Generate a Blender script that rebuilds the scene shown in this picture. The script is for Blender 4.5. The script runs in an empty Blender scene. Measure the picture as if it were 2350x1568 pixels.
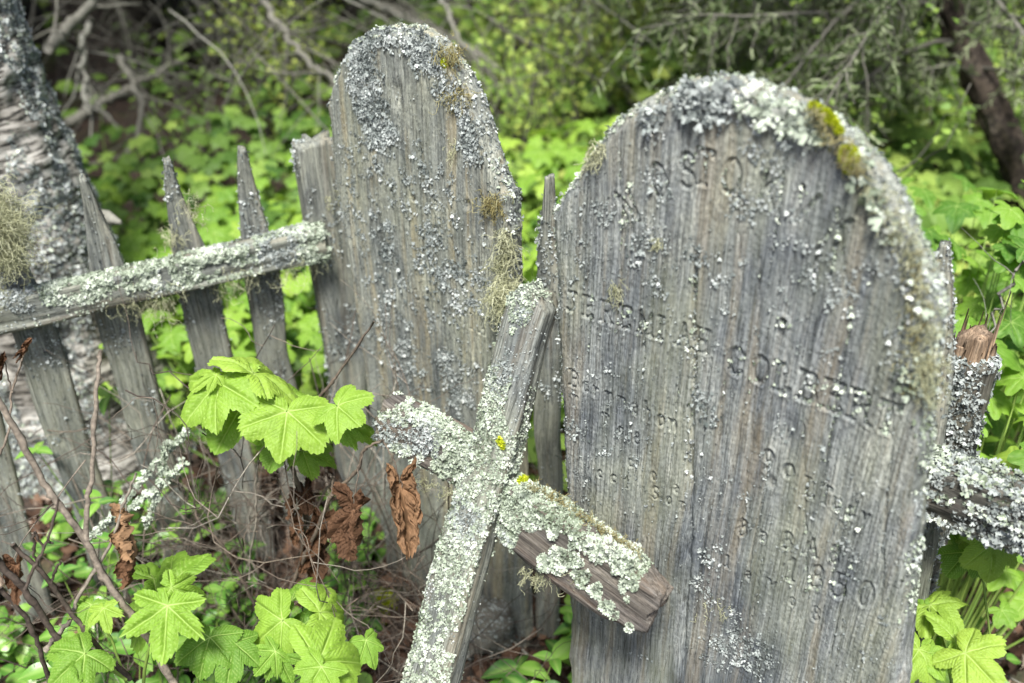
import bpy, math, random
import numpy as np
from mathutils import Vector, Matrix
# ------------------------------------------------------------------ camera, sky, sun, exposure
SC = bpy.context.scene
PITCH = math.radians(31.0); CAMZ = 1.5; FPX = 2350 * 35 / 36.0
cam_d = bpy.data.cameras.new('camera'); cam = bpy.data.objects.new('camera', cam_d)
SC.collection.objects.link(cam); SC.camera = cam
cam.location = (0, 0, CAMZ); cam.rotation_euler = (math.pi / 2 - PITCH, 0, 0)
cam_d.lens = 35; cam_d.sensor_width = 36; cam_d.clip_end = 200; cam_d.clip_start = 0.02
cam_d.dof.use_dof = True; cam_d.dof.focus_distance = 1.36; cam_d.dof.aperture_fstop = 2.5
cam_d.dof.aperture_blades = 9
W = bpy.data.worlds.new('World'); SC.world = W; W.use_nodes = True
SUN_EL, SUN_AZ = math.radians(62), math.radians(180)
wn = W.node_tree.nodes; wl = W.node_tree.links
sky = wn.new('ShaderNodeTexSky'); sky.sky_type = 'NISHITA'; sky.sun_disc = False
sky.sun_elevation = SUN_EL; sky.sun_rotation = SUN_AZ; sky.air_density = 1.0; sky.dust_density = 3.0; sky.ozone_density = 1.0
wl.new(sky.outputs[0], wn['Background'].inputs[0]); wn['Background'].inputs[1].default_value = 0.078
sun_d = bpy.data.lights.new('sun', 'SUN'); sun_d.energy = 3.8; sun_d.angle = math.radians(13); sun_d.color = (1, .985, .93)
sun = bpy.data.objects.new('sun', sun_d); SC.collection.objects.link(sun)
sun.rotation_euler = (math.radians(28), math.radians(-4), math.radians(0))
SC.view_settings.view_transform = 'Standard'; SC.view_settings.look = 'None'
SC.view_settings.exposure = 1.27; SC.view_settings.gamma = 1.0
SC.cycles.max_bounces = 6; SC.cycles.diffuse_bounces = 2; SC.cycles.transparent_max_bounces = 4
# ------------------------------------------------------------------ helpers: pixels and vectors
SP, CP = math.sin(PITCH), math.cos(PITCH)
def ray(px, py):
    u = (px - 1175) / FPX; v = (py - 784) / FPX
    return np.array([u, CP - v * SP, -SP - v * CP])
def at(px, py, Y):
    d = ray(px, py); return np.array([0, 0, CAMZ]) + d * (Y / d[1])
def atz(px, py, z=0.0):
    d = ray(px, py); return np.array([0, 0, CAMZ]) + d * ((z - CAMZ) / d[2])
def onplane(px, py, O, n):
    d = ray(px, py); C = np.array([0, 0, CAMZ]); return C + d * (np.dot(O - C, n) / np.dot(d, n))
def nz(v): v = np.asarray(v, float); return v / max(np.linalg.norm(v), 1e-9)
def frame(z, y):
    z = nz(z); y = np.asarray(y, float); y = nz(y - z * np.dot(y, z)); x = np.cross(y, z)
    return np.stack([x, y, z], 1)
# ------------------------------------------------------------------ helpers: noise
def _h(x, y, z):
    s = np.sin(x * 127.1 + y * 311.7 + z * 74.7) * 43758.5453
    return s - np.floor(s)
def vn(x, y, z):
    x, y, z = np.broadcast_arrays(np.asarray(x, float), np.asarray(y, float), np.asarray(z, float))
    xi, yi, zi = np.floor(x), np.floor(y), np.floor(z); fx, fy, fz = x - xi, y - yi, z - zi
    fx = fx * fx * (3 - 2 * fx); fy = fy * fy * (3 - 2 * fy); fz = fz * fz * (3 - 2 * fz); r = 0
    for a in (0, 1):
        for b in (0, 1):
            for c in (0, 1):
                w = (fx if a else 1 - fx) * (fy if b else 1 - fy) * (fz if c else 1 - fz)
                r = r + w * _h(xi + a, yi + b, zi + c)
    return r * 2 - 1
def fbm(x, y, z, o=4):
    r, a = 0, .5
    for i in range(o):
        r = r + a * vn(x * 2 ** i + 17 * i, y * 2 ** i + 5 * i, z * 2 ** i + 9 * i); a *= .5
    return r
def sm(a, b, x): t = np.clip((x - a) / (b - a), 0, 1); return t * t * (3 - 2 * t)
# ------------------------------------------------------------------ helpers: objects
COL = SC.collection
def mesh_data(name, V, F, mat=None, attrs=None, smooth=True):
    V = np.asarray(V, np.float32); me = bpy.data.meshes.new(name)
    me.vertices.add(len(V)); me.vertices.foreach_set('co', V.ravel())
    if not isinstance(F, (list, tuple)): F = [F]
    F = [np.asarray(f, np.int32) for f in F if len(f)]
    li = np.concatenate([f.ravel() for f in F]); ct = np.concatenate([np.full(len(f), f.shape[1], np.int32) for f in F])
    st = np.concatenate([[0], np.cumsum(ct)[:-1]]).astype(np.int32)
    me.loops.add(len(li)); me.loops.foreach_set('vertex_index', li)
    me.polygons.add(len(ct)); me.polygons.foreach_set('loop_start', st)
    try: me.polygons.foreach_set('loop_total', ct)
    except Exception: pass
    if smooth: me.polygons.foreach_set('use_smooth', np.ones(len(ct), bool))
    for k, a in (attrs or {}).items():
        at_ = me.attributes.new(k, 'FLOAT', 'POINT'); at_.data.foreach_set('value', np.asarray(a, np.float32))
    me.update(calc_edges=True); me.validate()
    if mat: me.materials.append(mat)
    return me
def obj(name, V, F, mat, parent=None, M=None, attrs=None, smooth=True, kind=None, label=None):
    o = bpy.data.objects.new(name, mesh_data(name, V, F, mat, attrs, smooth)); COL.objects.link(o)
    if parent is not None: o.parent = parent
    if M is not None: o.matrix_local = M
    if kind: o['kind'] = kind
    if label: o['label'] = label
    return o
def thing(name, label, cat, loc=(0, 0, 0), group=None, kind=None):
    o = bpy.data.objects.new(name, None); COL.objects.link(o); o.location = tuple(loc); o.empty_display_size = .05
    tag(o, label, cat, group, kind); return o
def tag(o, label=None, cat=None, group=None, kind=None):
    for k, v in (('label', label), ('category', cat), ('group', group), ('kind', kind)):
        if v: o[k] = v
    return o
def rel(o, R, O):            # local matrix below a parent Empty whose rotation is zero
    M = Matrix.Identity(4)
    for i in range(3):
        for j in range(3): M[i][j] = R[i][j]
    base = o.location if o is not None else Vector((0, 0, 0))
    for i in range(3): M[i][3] = O[i] - base[i]
    return M
def W2L(o, V): return np.asarray(V) - np.array(o.location)
def join(parts):             # list of (V, F, attr)
    Vs, Fs, As, n = [], [], [], 0
    for V, F, a in parts:
        Vs.append(V); Fs.append(np.asarray(F) + n); As.append(np.full(len(V), a) if np.isscalar(a) else a); n += len(V)
    return np.concatenate(Vs), np.concatenate(Fs), np.concatenate(As)
def scatter(tv, tf, pos, nrm, size, rng, tilt=.35, out=None):
    """copies of a small template, its z axis along nrm (jittered), its y axis along out or random"""
    N = len(pos); n = nrm + rng.normal(0, tilt, (N, 3)); n /= np.linalg.norm(n, axis=1)[:, None] + 1e-9
    o = rng.normal(0, 1, (N, 3)) if out is None else out + rng.normal(0, .35, (N, 3))
    y = o - n * (o * n).sum(1)[:, None]; y /= np.linalg.norm(y, axis=1)[:, None] + 1e-9
    x = np.cross(y, n); s = np.broadcast_to(size, (N,))[:, None, None]
    V = (tv[None, :, 0:1] * x[:, None] + tv[None, :, 1:2] * y[:, None] + tv[None, :, 2:3] * n[:, None]) * s + pos[:, None]
    F = tf[None] + (np.arange(N) * len(tv))[:, None, None]
    t = np.repeat(rng.random(N), len(tv))
    return V.reshape(-1, 3), F.reshape(-1, tf.shape[1]), t
def surf_sample(V, F, n, rng):
    a, b, c, d = (V[F[:, i]] for i in range(4))
    nn = np.cross(c - a, d - b); ar = np.linalg.norm(nn, axis=1); p = ar / ar.sum()
    k = rng.choice(len(F), n, p=p); u, v = rng.random((2, n, 1))
    P = (a[k] * (1 - u) + b[k] * u) * (1 - v) + (d[k] * (1 - u) + c[k] * u) * v
    return P, nn[k] / (ar[k][:, None] + 1e-12)
def tube(P, R, sides=6):
    P = np.asarray(P, float); n = len(P); R = np.broadcast_to(R, (n,))
    T = np.gradient(P, axis=0); T /= np.linalg.norm(T, axis=1)[:, None] + 1e-9
    ref = np.array([.3, .2, 1.]) if abs(T[:, 2]).mean() < .8 else np.array([1., .3, 0])
    x = np.cross(T, ref); x /= np.linalg.norm(x, axis=1)[:, None] + 1e-9; y = np.cross(T, x)
    a = np.arange(sides) * 2 * math.pi / sides
    V = P[:, None] + R[:, None, None] * (np.cos(a)[None, :, None] * x[:, None] + np.sin(a)[None, :, None] * y[:, None])
    i = np.arange(n - 1)[:, None] * sides; j = np.arange(sides)[None]; j2 = (j + 1) % sides
    F = np.stack([i + j, i + j2, i + sides + j2, i + sides + j], -1).reshape(-1, 4)
    k = (n - 1) * sides
    e = [[0, 1, 2, 3 % sides], [k, k + 1, k + 2, k + 3 % sides]] if sides in (3, 4) else [[0, 1, 2, 3], [0, 3, 4, 5], [k + 3, k + 2, k + 1, k], [k + 5, k + 4, k + 3, k]] if sides == 6 else []
    if sides == 3: e = []
    if e: F = np.concatenate([F, np.array(e)])
    return V.reshape(-1, 3), F
def smooth_path(P, n=8, wob=0, rng=None):
    P = np.asarray(P, float); out = []
    Q = np.concatenate([[2 * P[0] - P[1]], P, [2 * P[-1] - P[-2]]])
    for i in range(1, len(Q) - 2):
        for k in range(n):
            t = k / n; a, b, c, d = Q[i - 1:i + 3]
            out.append(.5 * ((2 * b) + (c - a) * t + (2 * a - 5 * b + 4 * c - d) * t * t + (-a + 3 * b - 3 * c + d) * t ** 3))
    out.append(P[-1]); out = np.array(out)
    if wob and rng is not None:
        w = rng.normal(0, wob, out.shape); w[0] = w[-1] = 0; out = out + w
    return out
# ------------------------------------------------------------------ materials
def new_mat(name):
    m = bpy.data.materials.new(name); m.use_nodes = True; nt = m.node_tree
    for n in list(nt.nodes): nt.nodes.remove(n)
    return m, nt, nt.nodes, nt.links
def ramp(nodes, stops, interp='LINEAR'):
    r = nodes.new('ShaderNodeValToRGB'); e = r.color_ramp; e.interpolation = interp
    while len(e.elements) > 1: e.elements.remove(e.elements[-1])
    e.elements[0].position = stops[0][0]; e.elements[0].color = (*stops[0][1], 1)
    for p, c in stops[1:]:
        q = e.elements.new(p); q.color = (*c, 1)
    return r
def noise_node(nt, vec, scale, detail=4, rough=.55, dist=0):
    n = nt.nodes.new('ShaderNodeTexNoise'); n.inputs['Scale'].default_value = scale; n.inputs['Detail'].default_value = detail
    n.inputs['Roughness'].default_value = rough; n.inputs['Distortion'].default_value = dist
    if vec is not None: nt.links.new(vec, n.inputs['Vector'])
    return n.outputs['Fac']
def mapped(nt, sc, loc=(0, 0, 0)):
    tc = nt.nodes.new('ShaderNodeTexCoord'); mp = nt.nodes.new('ShaderNodeMapping')
    mp.inputs['Scale'].default_value = sc; mp.inputs['Location'].default_value = loc
    nt.links.new(tc.outputs['Object'], mp.inputs['Vector']); return mp.outputs[0]
def mixc(nt, f, a, b, typ='MIX'):
    m = nt.nodes.new('ShaderNodeMix'); m.data_type = 'RGBA'; m.blend_type = typ
    for s, v in ((0, f), (6, a), (7, b)):
        if hasattr(v, 'links'): nt.links.new(v, m.inputs[s])
        else: m.inputs[s].default_value = v if s == 0 else (*v, 1)
    return m.outputs[2]
def wmapped(nt, sc, loc=(0, 0, 0)):      # object coordinates whose grain wanders a little from side to side
    tc = nt.nodes.new('ShaderNodeTexCoord'); m0 = nt.nodes.new('ShaderNodeMapping'); m0.inputs['Scale'].default_value = (9, 9, 4.5); nt.links.new(tc.outputs['Object'], m0.inputs['Vector'])
    n = nt.nodes.new('ShaderNodeTexNoise'); n.inputs['Scale'].default_value = 1; n.inputs['Detail'].default_value = 3; nt.links.new(m0.outputs[0], n.inputs['Vector'])
    a = nt.nodes.new('ShaderNodeVectorMath'); a.operation = 'SUBTRACT'; nt.links.new(n.outputs['Color'], a.inputs[0]); a.inputs[1].default_value = (.5, .5, .5)
    b = nt.nodes.new('ShaderNodeVectorMath'); b.operation = 'MULTIPLY'; nt.links.new(a.outputs[0], b.inputs[0]); b.inputs[1].default_value = (.016, .016, 0)
    c = nt.nodes.new('ShaderNodeVectorMath'); c.operation = 'ADD'; nt.links.new(tc.outputs['Object'], c.inputs[0]); nt.links.new(b.outputs[0], c.inputs[1])
    mp = nt.nodes.new('ShaderNodeMapping'); mp.inputs['Scale'].default_value = sc; mp.inputs['Location'].default_value = loc; nt.links.new(c.outputs[0], mp.inputs['Vector']); return mp.outputs[0]
def wood(name, dark, mid, light, warm=(.3, .2, .11), green=(.2, .2, .12), warm_amt=.5, green_amt=.5, seed=0, gs=1.0, bump=.5):
    m, nt, N, L = new_mat(name)
    g1 = noise_node(nt, wmapped(nt, (230 * gs, 230 * gs, 4.5), (seed, 1, 2)), 1, 5, .7)
    g2 = noise_node(nt, wmapped(nt, (640 * gs, 640 * gs, 14), (seed, 4, 2)), 1, 3, .6)
    big = noise_node(nt, wmapped(nt, (9, 9, 2.5), (seed, 7, 7)), 1, 4, .6)
    big2 = noise_node(nt, wmapped(nt, (38, 38, 2.2), (seed, 3, 9)), 1, 4, .6)
    sp = noise_node(nt, wmapped(nt, (260, 260, 170), (seed, 3, 1)), 1, 3, .7)
    base = ramp(N, [(.20, dark), (.47, mid), (.80, light)]); L.new(g1, base.inputs[0])
    fine = ramp(N, [(.34, (.22, .22, .22)), (.47, (.92, .92, .92)), (.68, (1.3, 1.3, 1.28))]); L.new(g2, fine.inputs[0])
    c = mixc(nt, .75, base.outputs[0], fine.outputs[0], 'MULTIPLY')
    bl = noise_node(nt, wmapped(nt, (22, 22, 8), (seed, 11, 5)), 1, 7, .72, .6); rb_ = ramp(N, [(.30, (.24, .24, .26)), (.43, (.74, .75, .78)), (.56, (1.08, 1.07, 1.04)), (.70, (1.6, 1.56, 1.48))]); L.new(bl, rb_.inputs[0]); c = mixc(nt, .85, c, rb_.outputs[0], 'MULTIPLY')
    st_ = noise_node(nt, wmapped(nt, (5, 5, 3.2), (seed, 1, 8)), 1, 5, .65, .8); rs_ = ramp(N, [(.36, (.5, .53, .6)), (.5, (1, 1, 1)), (.62, (1.18, 1.15, 1.05))]); L.new(st_, rs_.inputs[0]); c = mixc(nt, .8, c, rs_.outputs[0], 'MULTIPLY')
    ck = noise_node(nt, wmapped(nt, (95, 95, 2.6), (seed, 2, 5)), 1, 5, .62, .2); rc_ = ramp(N, [(.488, (1, 1, 1)), (.498, (.2, .18, .16)), (.502, (.2, .18, .16)), (.512, (1, 1, 1))]); L.new(ck, rc_.inputs[0]); c = mixc(nt, .75, c, rc_.outputs[0], 'MULTIPLY')
    r1 = ramp(N, [(.5, (0, 0, 0)), (.64, (1, 1, 1))]); L.new(big2, r1.inputs[0])
    f1 = N.new('ShaderNodeMath'); f1.operation = 'MULTIPLY'; L.new(r1.outputs[0], f1.inputs[0]); f1.inputs[1].default_value = warm_amt
    c = mixc(nt, f1.outputs[0], c, mixc(nt, .7, c, warm, 'MIX'))
    r2 = ramp(N, [(.46, (0, 0, 0)), (.62, (1, 1, 1))]); L.new(big, r2.inputs[0])
    f2 = N.new('ShaderNodeMath'); f2.operation = 'MULTIPLY'; L.new(r2.outputs[0], f2.inputs[0]); f2.inputs[1].default_value = green_amt
    c = mixc(nt, f2.outputs[0], c, mixc(nt, .55, c, green, 'MIX'))
    r3 = ramp(N, [(.3, (.35, .35, .35)), (.43, (1, 1, 1)), (.60, (1, 1, 1)), (.70, (1.7, 1.7, 1.62))]); L.new(sp, r3.inputs[0])
    c = mixc(nt, .6, c, r3.outputs[0], 'MULTIPLY')
    bs = N.new('ShaderNodeBsdfPrincipled'); L.new(c, bs.inputs['Base Color']); bs.inputs['Roughness'].default_value = .85
    bs.inputs['Specular IOR Level'].default_value = .25
    ad = N.new('ShaderNodeMath'); L.new(g2, ad.inputs[0]); L.new(g1, ad.inputs[1])
    bp = N.new('ShaderNodeBump'); bp.inputs['Strength'].default_value = bump; bp.inputs['Distance'].default_value = .0012
    L.new(ad.outputs[0], bp.inputs['Height']); L.new(bp.outputs[0], bs.inputs['Normal'])
    o = N.new('ShaderNodeOutputMaterial'); L.new(bs.outputs[0], o.inputs[0]); return m
def tinted(name, stops, rough=.9, trans=0.0, spec=.2, noise=0, nstops=None, vein=None, bump=0):
    """colour from the per-piece attribute tint; optional leaf translucency, vein colour and mottling"""
    m, nt, N, L = new_mat(name)
    a = N.new('ShaderNodeAttribute'); a.attribute_name = 'tint'
    r = ramp(N, stops); L.new(a.outputs['Fac'], r.inputs[0]); c = r.outputs[0]
    if noise:
        nf = noise_node(nt, mapped(nt, (1, 1, 1)), noise, 4, .65)
        rr = ramp(N, nstops or [(.3, (.6, .6, .6)), (.7, (1.3, 1.3, 1.3))]); L.new(nf, rr.inputs[0]); c = mixc(nt, .8, c, rr.outputs[0], 'MULTIPLY')
    if vein is not None:
        v = N.new('ShaderNodeAttribute'); v.attribute_name = 'vein'; c = mixc(nt, v.outputs['Fac'], c, vein)
    bs = N.new('ShaderNodeBsdfPrincipled'); L.new(c, bs.inputs['Base Color']); bs.inputs['Roughness'].default_value = rough
    bs.inputs['Specular IOR Level'].default_value = spec
    out = N.new('ShaderNodeOutputMaterial'); sh = bs.outputs[0]
    if bump:
        nf2 = noise_node(nt, mapped(nt, (1, 1, 1)), 420, 3, .6); bp = N.new('ShaderNodeBump'); bp.inputs['Strength'].default_value = bump
        bp.inputs['Distance'].default_value = .001; L.new(nf2, bp.inputs['Height']); L.new(bp.outputs[0], bs.inputs['Normal'])
    if trans:
        t = N.new('ShaderNodeBsdfTranslucent'); tc = mixc(nt, 1.0, c, (1.2, 1.12, .65), 'MULTIPLY'); L.new(tc, t.inputs[0])
        mx = N.new('ShaderNodeMixShader'); mx.inputs[0].default_value = trans; L.new(sh, mx.inputs[1]); L.new(t.outputs[0], mx.inputs[2]); sh = mx.outputs[0]
    L.new(sh, out.inputs[0]); return m
M_BOARD = wood('weathered_board', (.055, .062, .066), (.185, .20, .198), (.385, .40, .39), (.31, .245, .145), (.22, .235, .145), .4, .6, 0)
M_BOARD2 = wood('weathered_board_tan', (.075, .082, .078), (.20, .212, .19), (.38, .39, .345), (.38, .31, .17), (.215, .23, .14), .6, .4, 5)
M_CROSS = wood('cross_wood', (.045, .042, .036), (.14, .135, .115), (.29, .285, .25), (.25, .15, .09), (.15, .14, .09), .4, .2, 9)
M_ARM = wood('arm_wood', (.035, .030, .027), (.12, .104, .09), (.28, .26, .23), (.20, .125, .08), (.13, .125, .09), .35, .2, 29)
M_SIDE = wood('fence_wood', (.06, .065, .06), (.16, .17, .155), (.31, .32, .295), (.24, .17, .1), (.17, .175, .11), .35, .45, 13)
M_DARKWOOD = wood('dark_fence_wood', (.05, .046, .038), (.12, .112, .09), (.23, .215, .18), (.17, .11, .07), (.12, .125, .07), .5, .4, 21)
M_SPLINT = wood('fresh_split_wood', (.08, .055, .038), (.22, .155, .105), (.40, .30, .21), (.34, .22, .13), (.4, .3, .2), .5, .1, 3)
M_LICH = tinted('pale_green_lichen', [(0, (.08, .10, .06)), (.25, (.24, .285, .21)), (.7, (.46, .51, .42)), (1, (.72, .74, .67))], .95)
M_LICHB = tinted('blue_grey_lichen', [(0, (.08, .095, .09)), (.3, (.22, .245, .235)), (.75, (.40, .43, .415)), (1, (.64, .66, .64))], .95)
M_LICHD = tinted('speck_lichen', [(0, (.08, .085, .08)), (.4, (.18, .2, .19)), (.8, (.28, .305, .29)), (1, (.42, .44, .42))], .95)
M_BEARD = tinted('beard_lichen', [(0, (.30, .31, .18)), (.5, (.48, .49, .31)), (1, (.64, .65, .46))], .9, .25)
M_RUST = tinted('rusty_beard_lichen', [(0, (.20, .16, .06)), (.5, (.32, .29, .13)), (1, (.44, .42, .24))], .9, .25)
M_MOSS = tinted('moss', [(0, (.24, .30, .01)), (.5, (.48, .56, .02)), (1, (.70, .74, .06))], .85, .35)
M_LEAF = tinted('thimbleberry_leaf', [(0, (.07, .18, .022)), (.4, (.15, .30, .035)), (.75, (.22, .385, .045)), (1, (.30, .45, .065))], .5, .42, .3, 40, [(.24, (.5, .38, .25)), (.30, (.84, .86, .8)), (.7, (1.15, 1.1, 1.1))], (.44, .58, .18), .8)
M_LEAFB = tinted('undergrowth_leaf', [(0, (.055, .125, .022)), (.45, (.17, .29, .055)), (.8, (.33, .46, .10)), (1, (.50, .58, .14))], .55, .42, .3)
M_HERB = tinted('herb_leaf', [(0, (.06, .17, .03)), (.5, (.12, .28, .04)), (1, (.22, .40, .06))], .35, .35, .5, 0, None, (.3, .45, .12))
M_DEAD = tinted('dead_leaf', [(0, (.045, .025, .016)), (.5, (.13, .066, .034)), (1, (.27, .165, .09))], .8, .2, .2, 60, None, (.36, .2, .11), .6)
M_LITTER = tinted('litter', [(0, (.03, .018, .012)), (.4, (.08, .044, .028)), (.8, (.18, .11, .072)), (1, (.34, .28, .23))], .85)
M_STEM = tinted('green_stem', [(0, (.14, .24, .05)), (1, (.26, .36, .08))], .6, .1)
M_CANE = tinted('dead_cane', [(0, (.042, .032, .026)), (.5, (.13, .102, .078)), (1, (.26, .24, .20))], .8, 0, .3, 160, [(.35, (.5, .5, .5)), (.65, (1.5, 1.5, 1.5))])
M_GREYTWIG = tinted('grey_dead_branch', [(0, (.07, .066, .054)), (.5, (.165, .16, .135)), (1, (.31, .31, .27))], .85, 0, .2, 90)
M_BARK = tinted('spruce_bark', [(0, (.02, .016, .013)), (.6, (.045, .036, .03)), (1, (.085, .075, .065))], .9, 0, .2, 60, [(.42, (.45, .45, .45)), (.58, (1.9, 1.85, 1.7))])
M_NEEDLE = tinted('spruce_needles', [(0, (.02, .04, .012)), (.5, (.065, .105, .035)), (.85, (.14, .185, .08)), (1, (.25, .29, .17))], .8, .2)
def birch_mat():
    m, nt, N, L = new_mat('birch_bark')
    a = noise_node(nt, mapped(nt, (22, 22, 120)), 1, 5, .65, .3)
    b = noise_node(nt, mapped(nt, (6, 6, 9), (3, 3, 3)), 1, 4, .6)
    r = ramp(N, [(.41, (.02, .018, .015)), (.46, (.14, .13, .11)), (.52, (.36, .345, .31)), (.74, (.56, .54, .50))]); L.new(a, r.inputs[0])
    r2 = ramp(N, [(.4, (.22, .2, .17)), (.58, (1, 1, 1))]); L.new(b, r2.inputs[0])
    c = mixc(nt, .8, r.outputs[0], r2.outputs[0], 'MULTIPLY')
    bs = N.new('ShaderNodeBsdfPrincipled'); L.new(c, bs.inputs['Base Color']); bs.inputs['Roughness'].default_value = .75
    bp = N.new('ShaderNodeBump'); bp.inputs['Strength'].default_value = .7; bp.inputs['Distance'].default_value = .004
    L.new(a, bp.inputs['Height']); L.new(bp.outputs[0], bs.inputs['Normal'])
    o = N.new('ShaderNodeOutputMaterial'); L.new(bs.outputs[0], o.inputs[0]); return m
def ground_mat():
    m, nt, N, L = new_mat('forest_floor')
    a = noise_node(nt, mapped(nt, (1, 1, 1)), 45, 8, .7); b = noise_node(nt, mapped(nt, (1, 1, 1), (4, 4, 4)), 3.5, 4, .6)
    r = ramp(N, [(.35, (.010, .008, .006)), (.5, (.034, .022, .015)), (.62, (.10, .062, .042)), (.75, (.17, .12, .09))]); L.new(a, r.inputs[0])
    r2 = ramp(N, [(.52, (0, 0, 0)), (.66, (1, 1, 1))]); L.new(b, r2.inputs[0])
    c = mixc(nt, r2.outputs[0], r.outputs[0], mixc(nt, .6, r.outputs[0], (.05, .075, .015)))
    bs = N.new('ShaderNodeBsdfPrincipled'); L.new(c, bs.inputs['Base Color']); bs.inputs['Roughness'].default_value = .9
    bp = N.new('ShaderNodeBump'); bp.inputs['Strength'].default_value = .8; bp.inputs['Distance'].default_value = .01
    L.new(a, bp.inputs['Height']); L.new(bp.outputs[0], bs.inputs['Normal'])
    o = N.new('ShaderNodeOutputMaterial'); L.new(bs.outputs[0], o.inputs[0]); return m
M_BIRCH = birch_mat(); M_GROUND = ground_mat()
M_ROCK = tinted('rock', [(0, (.10, .095, .08)), (1, (.3, .28, .25))], .9, 0, .2, 50)
# ------------------------------------------------------------------ ground
def gheight(x, y):
    return .05 * fbm(x * .9, y * .9, 3.3, 3) + .012 * fbm(x * 7, y * 7, 1.3, 3) + .30 * sm(3.2, 9, y) + .0 * x
def build_ground():
    n = 420; g = np.linspace(-1, 1, n); gx = np.sign(g) * (np.abs(g) ** 2.2) * 60; gy = 2.0 + gx
    X, Y = np.meshgrid(gx, gy); Z = gheight(X, Y)
    V = np.stack([X, Y, Z], -1).reshape(-1, 3); i = np.arange(n - 1)[:, None] * n + np.arange(n - 1)[None]
    F = np.stack([i, i + 1, i + n + 1, i + n], -1).reshape(-1, 4)
    o = obj('ground', V, F, M_GROUND); tag(o, 'brown forest floor of leaf litter and needles', 'ground', None, 'structure')
build_ground()
# ------------------------------------------------------------------ lichen, beard and moss pieces
def lobe_templates():
    t1v = np.array([(-.16, 0, 0), (.16, 0, 0), (-.40, .40, .22), (.36, .42, .26), (-.60, .72, .12), (-.22, 1.0, .22), (.20, .98, .18), (.58, .74, .06), (0, .60, .10)], float)
    t1f = np.array([(0, 1, 8, 2), (1, 3, 6, 8), (2, 8, 5, 4), (8, 3, 7, 6)])
    return t1v, t1f
LV, LF = lobe_templates()
def lichen_on(parent, P, N_, out, size, mat, rng, M=None, name='lichen', tilt=.35, lift=.0006, clump=1.0):
    if len(P) == 0: return None
    cl = vn(P[:, 0] * 150, P[:, 1] * 150, P[:, 2] * 150) + .6 * vn(P[:, 0] * 60, P[:, 1] * 60, P[:, 2] * 60 + 3)
    kp = rng.random(len(P)) < sm(-.75, -.05, cl + (1 - clump) * .8) + .10; P, N_, cl = P[kp], N_[kp], cl[kp]; size = np.broadcast_to(size, kp.shape)[kp]; out = None if out is None else out[kp]
    if len(P) == 0: return None
    size = size * (.65 + .95 * rng.random(len(P)) ** 3); V, F, t = scatter(LV, LF, P + N_ * (lift + .5 * clump * size * np.clip(cl, 0, 1.2))[:, None], N_, size, rng, tilt, out)
    reg = .5 + .9 * vn(P[:, 0] * 28, P[:, 1] * 28, P[:, 2] * 28 + 9); t = np.clip(t * .55 + .25 * np.repeat(reg, len(LV)) + .28 * np.repeat(cl, len(LV)) + .06, 0, 1)  # raised clumps lighter, gaps darker: highlight and shade put into the tint
    return obj(name, V, F, mat, parent, M, {'tint': t}, kind='stuff')
def rosettes(cs, rad, fill, rng):
    """2D points in ragged patches; returns pts, outward direction, patch index"""
    P, O, K = [], [], []
    for k, (c, r) in enumerate(zip(cs, rad)):
        n = max(4, int(fill * r * r)); a = rng.random(n) * 6.283; q = np.sqrt(rng.random(n))
        ph = rng.random() * 6; lob = 1 + .35 * np.sin(a * 3 + ph) + .2 * np.sin(a * 7 + ph * 2)
        d = np.stack([np.cos(a), np.sin(a)], 1); P.append(np.asarray(c) + d * (q * r * lob)[:, None]); O.append(d); K.append(np.full(n, k))
    return np.concatenate(P), np.concatenate(O), np.concatenate(K)
def strands(starts, rng, length, down=(0, 0, -1), curl=.5, r=.0004, steps=9, spread=1.0, branch=2):
    parts = []
    for s in starts:
        L = length * (.5 + rng.random()); d = nz(rng.normal(0, spread, 3) + np.array(down)); p = np.array(s, float); pts = [p.copy()]
        for k in range(steps):
            d = nz(d + rng.normal(0, curl, 3) + np.array(down) * .28); p = p + d * L / steps; pts.append(p.copy())
        t = rng.random(); V, F = tube(pts, np.linspace(r, r * .5, len(pts)), 3); parts.append((V, F, t))
        for b in range(branch):
            q = pts[rng.integers(1, steps)]; d2 = nz(d + rng.normal(0, 1, 3)); pp = [q]
            for k in range(4): d2 = nz(d2 + rng.normal(0, curl, 3)); pp.append(pp[-1] + d2 * L / steps * .8)
            V, F = tube(pp, r * .6, 3); parts.append((V, F, t))
    return join(parts)
def beard(parent, starts, rng, length=.05, mat=None, M=None, **k):
    V, F, t = strands(starts, rng, length, **k); return obj('beard_lichen', V, F, mat or M_BEARD, parent, M, {'tint': t}, kind='stuff')
SPV = np.array([(-.22, 0, 0), (.22, 0, 0), (.1, .12, 1), (-.1, .12, 1)], float); SPF = np.array([(0, 1, 2, 3)])
def moss_on(parent, P, N_, size, rng, M=None, tilt=.5, mat=None):
    V, F, t = scatter(SPV, SPF, P, N_, size, rng, tilt); return obj('moss', V, F, mat or M_MOSS, parent, M, {'tint': t}, kind='stuff')
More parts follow.
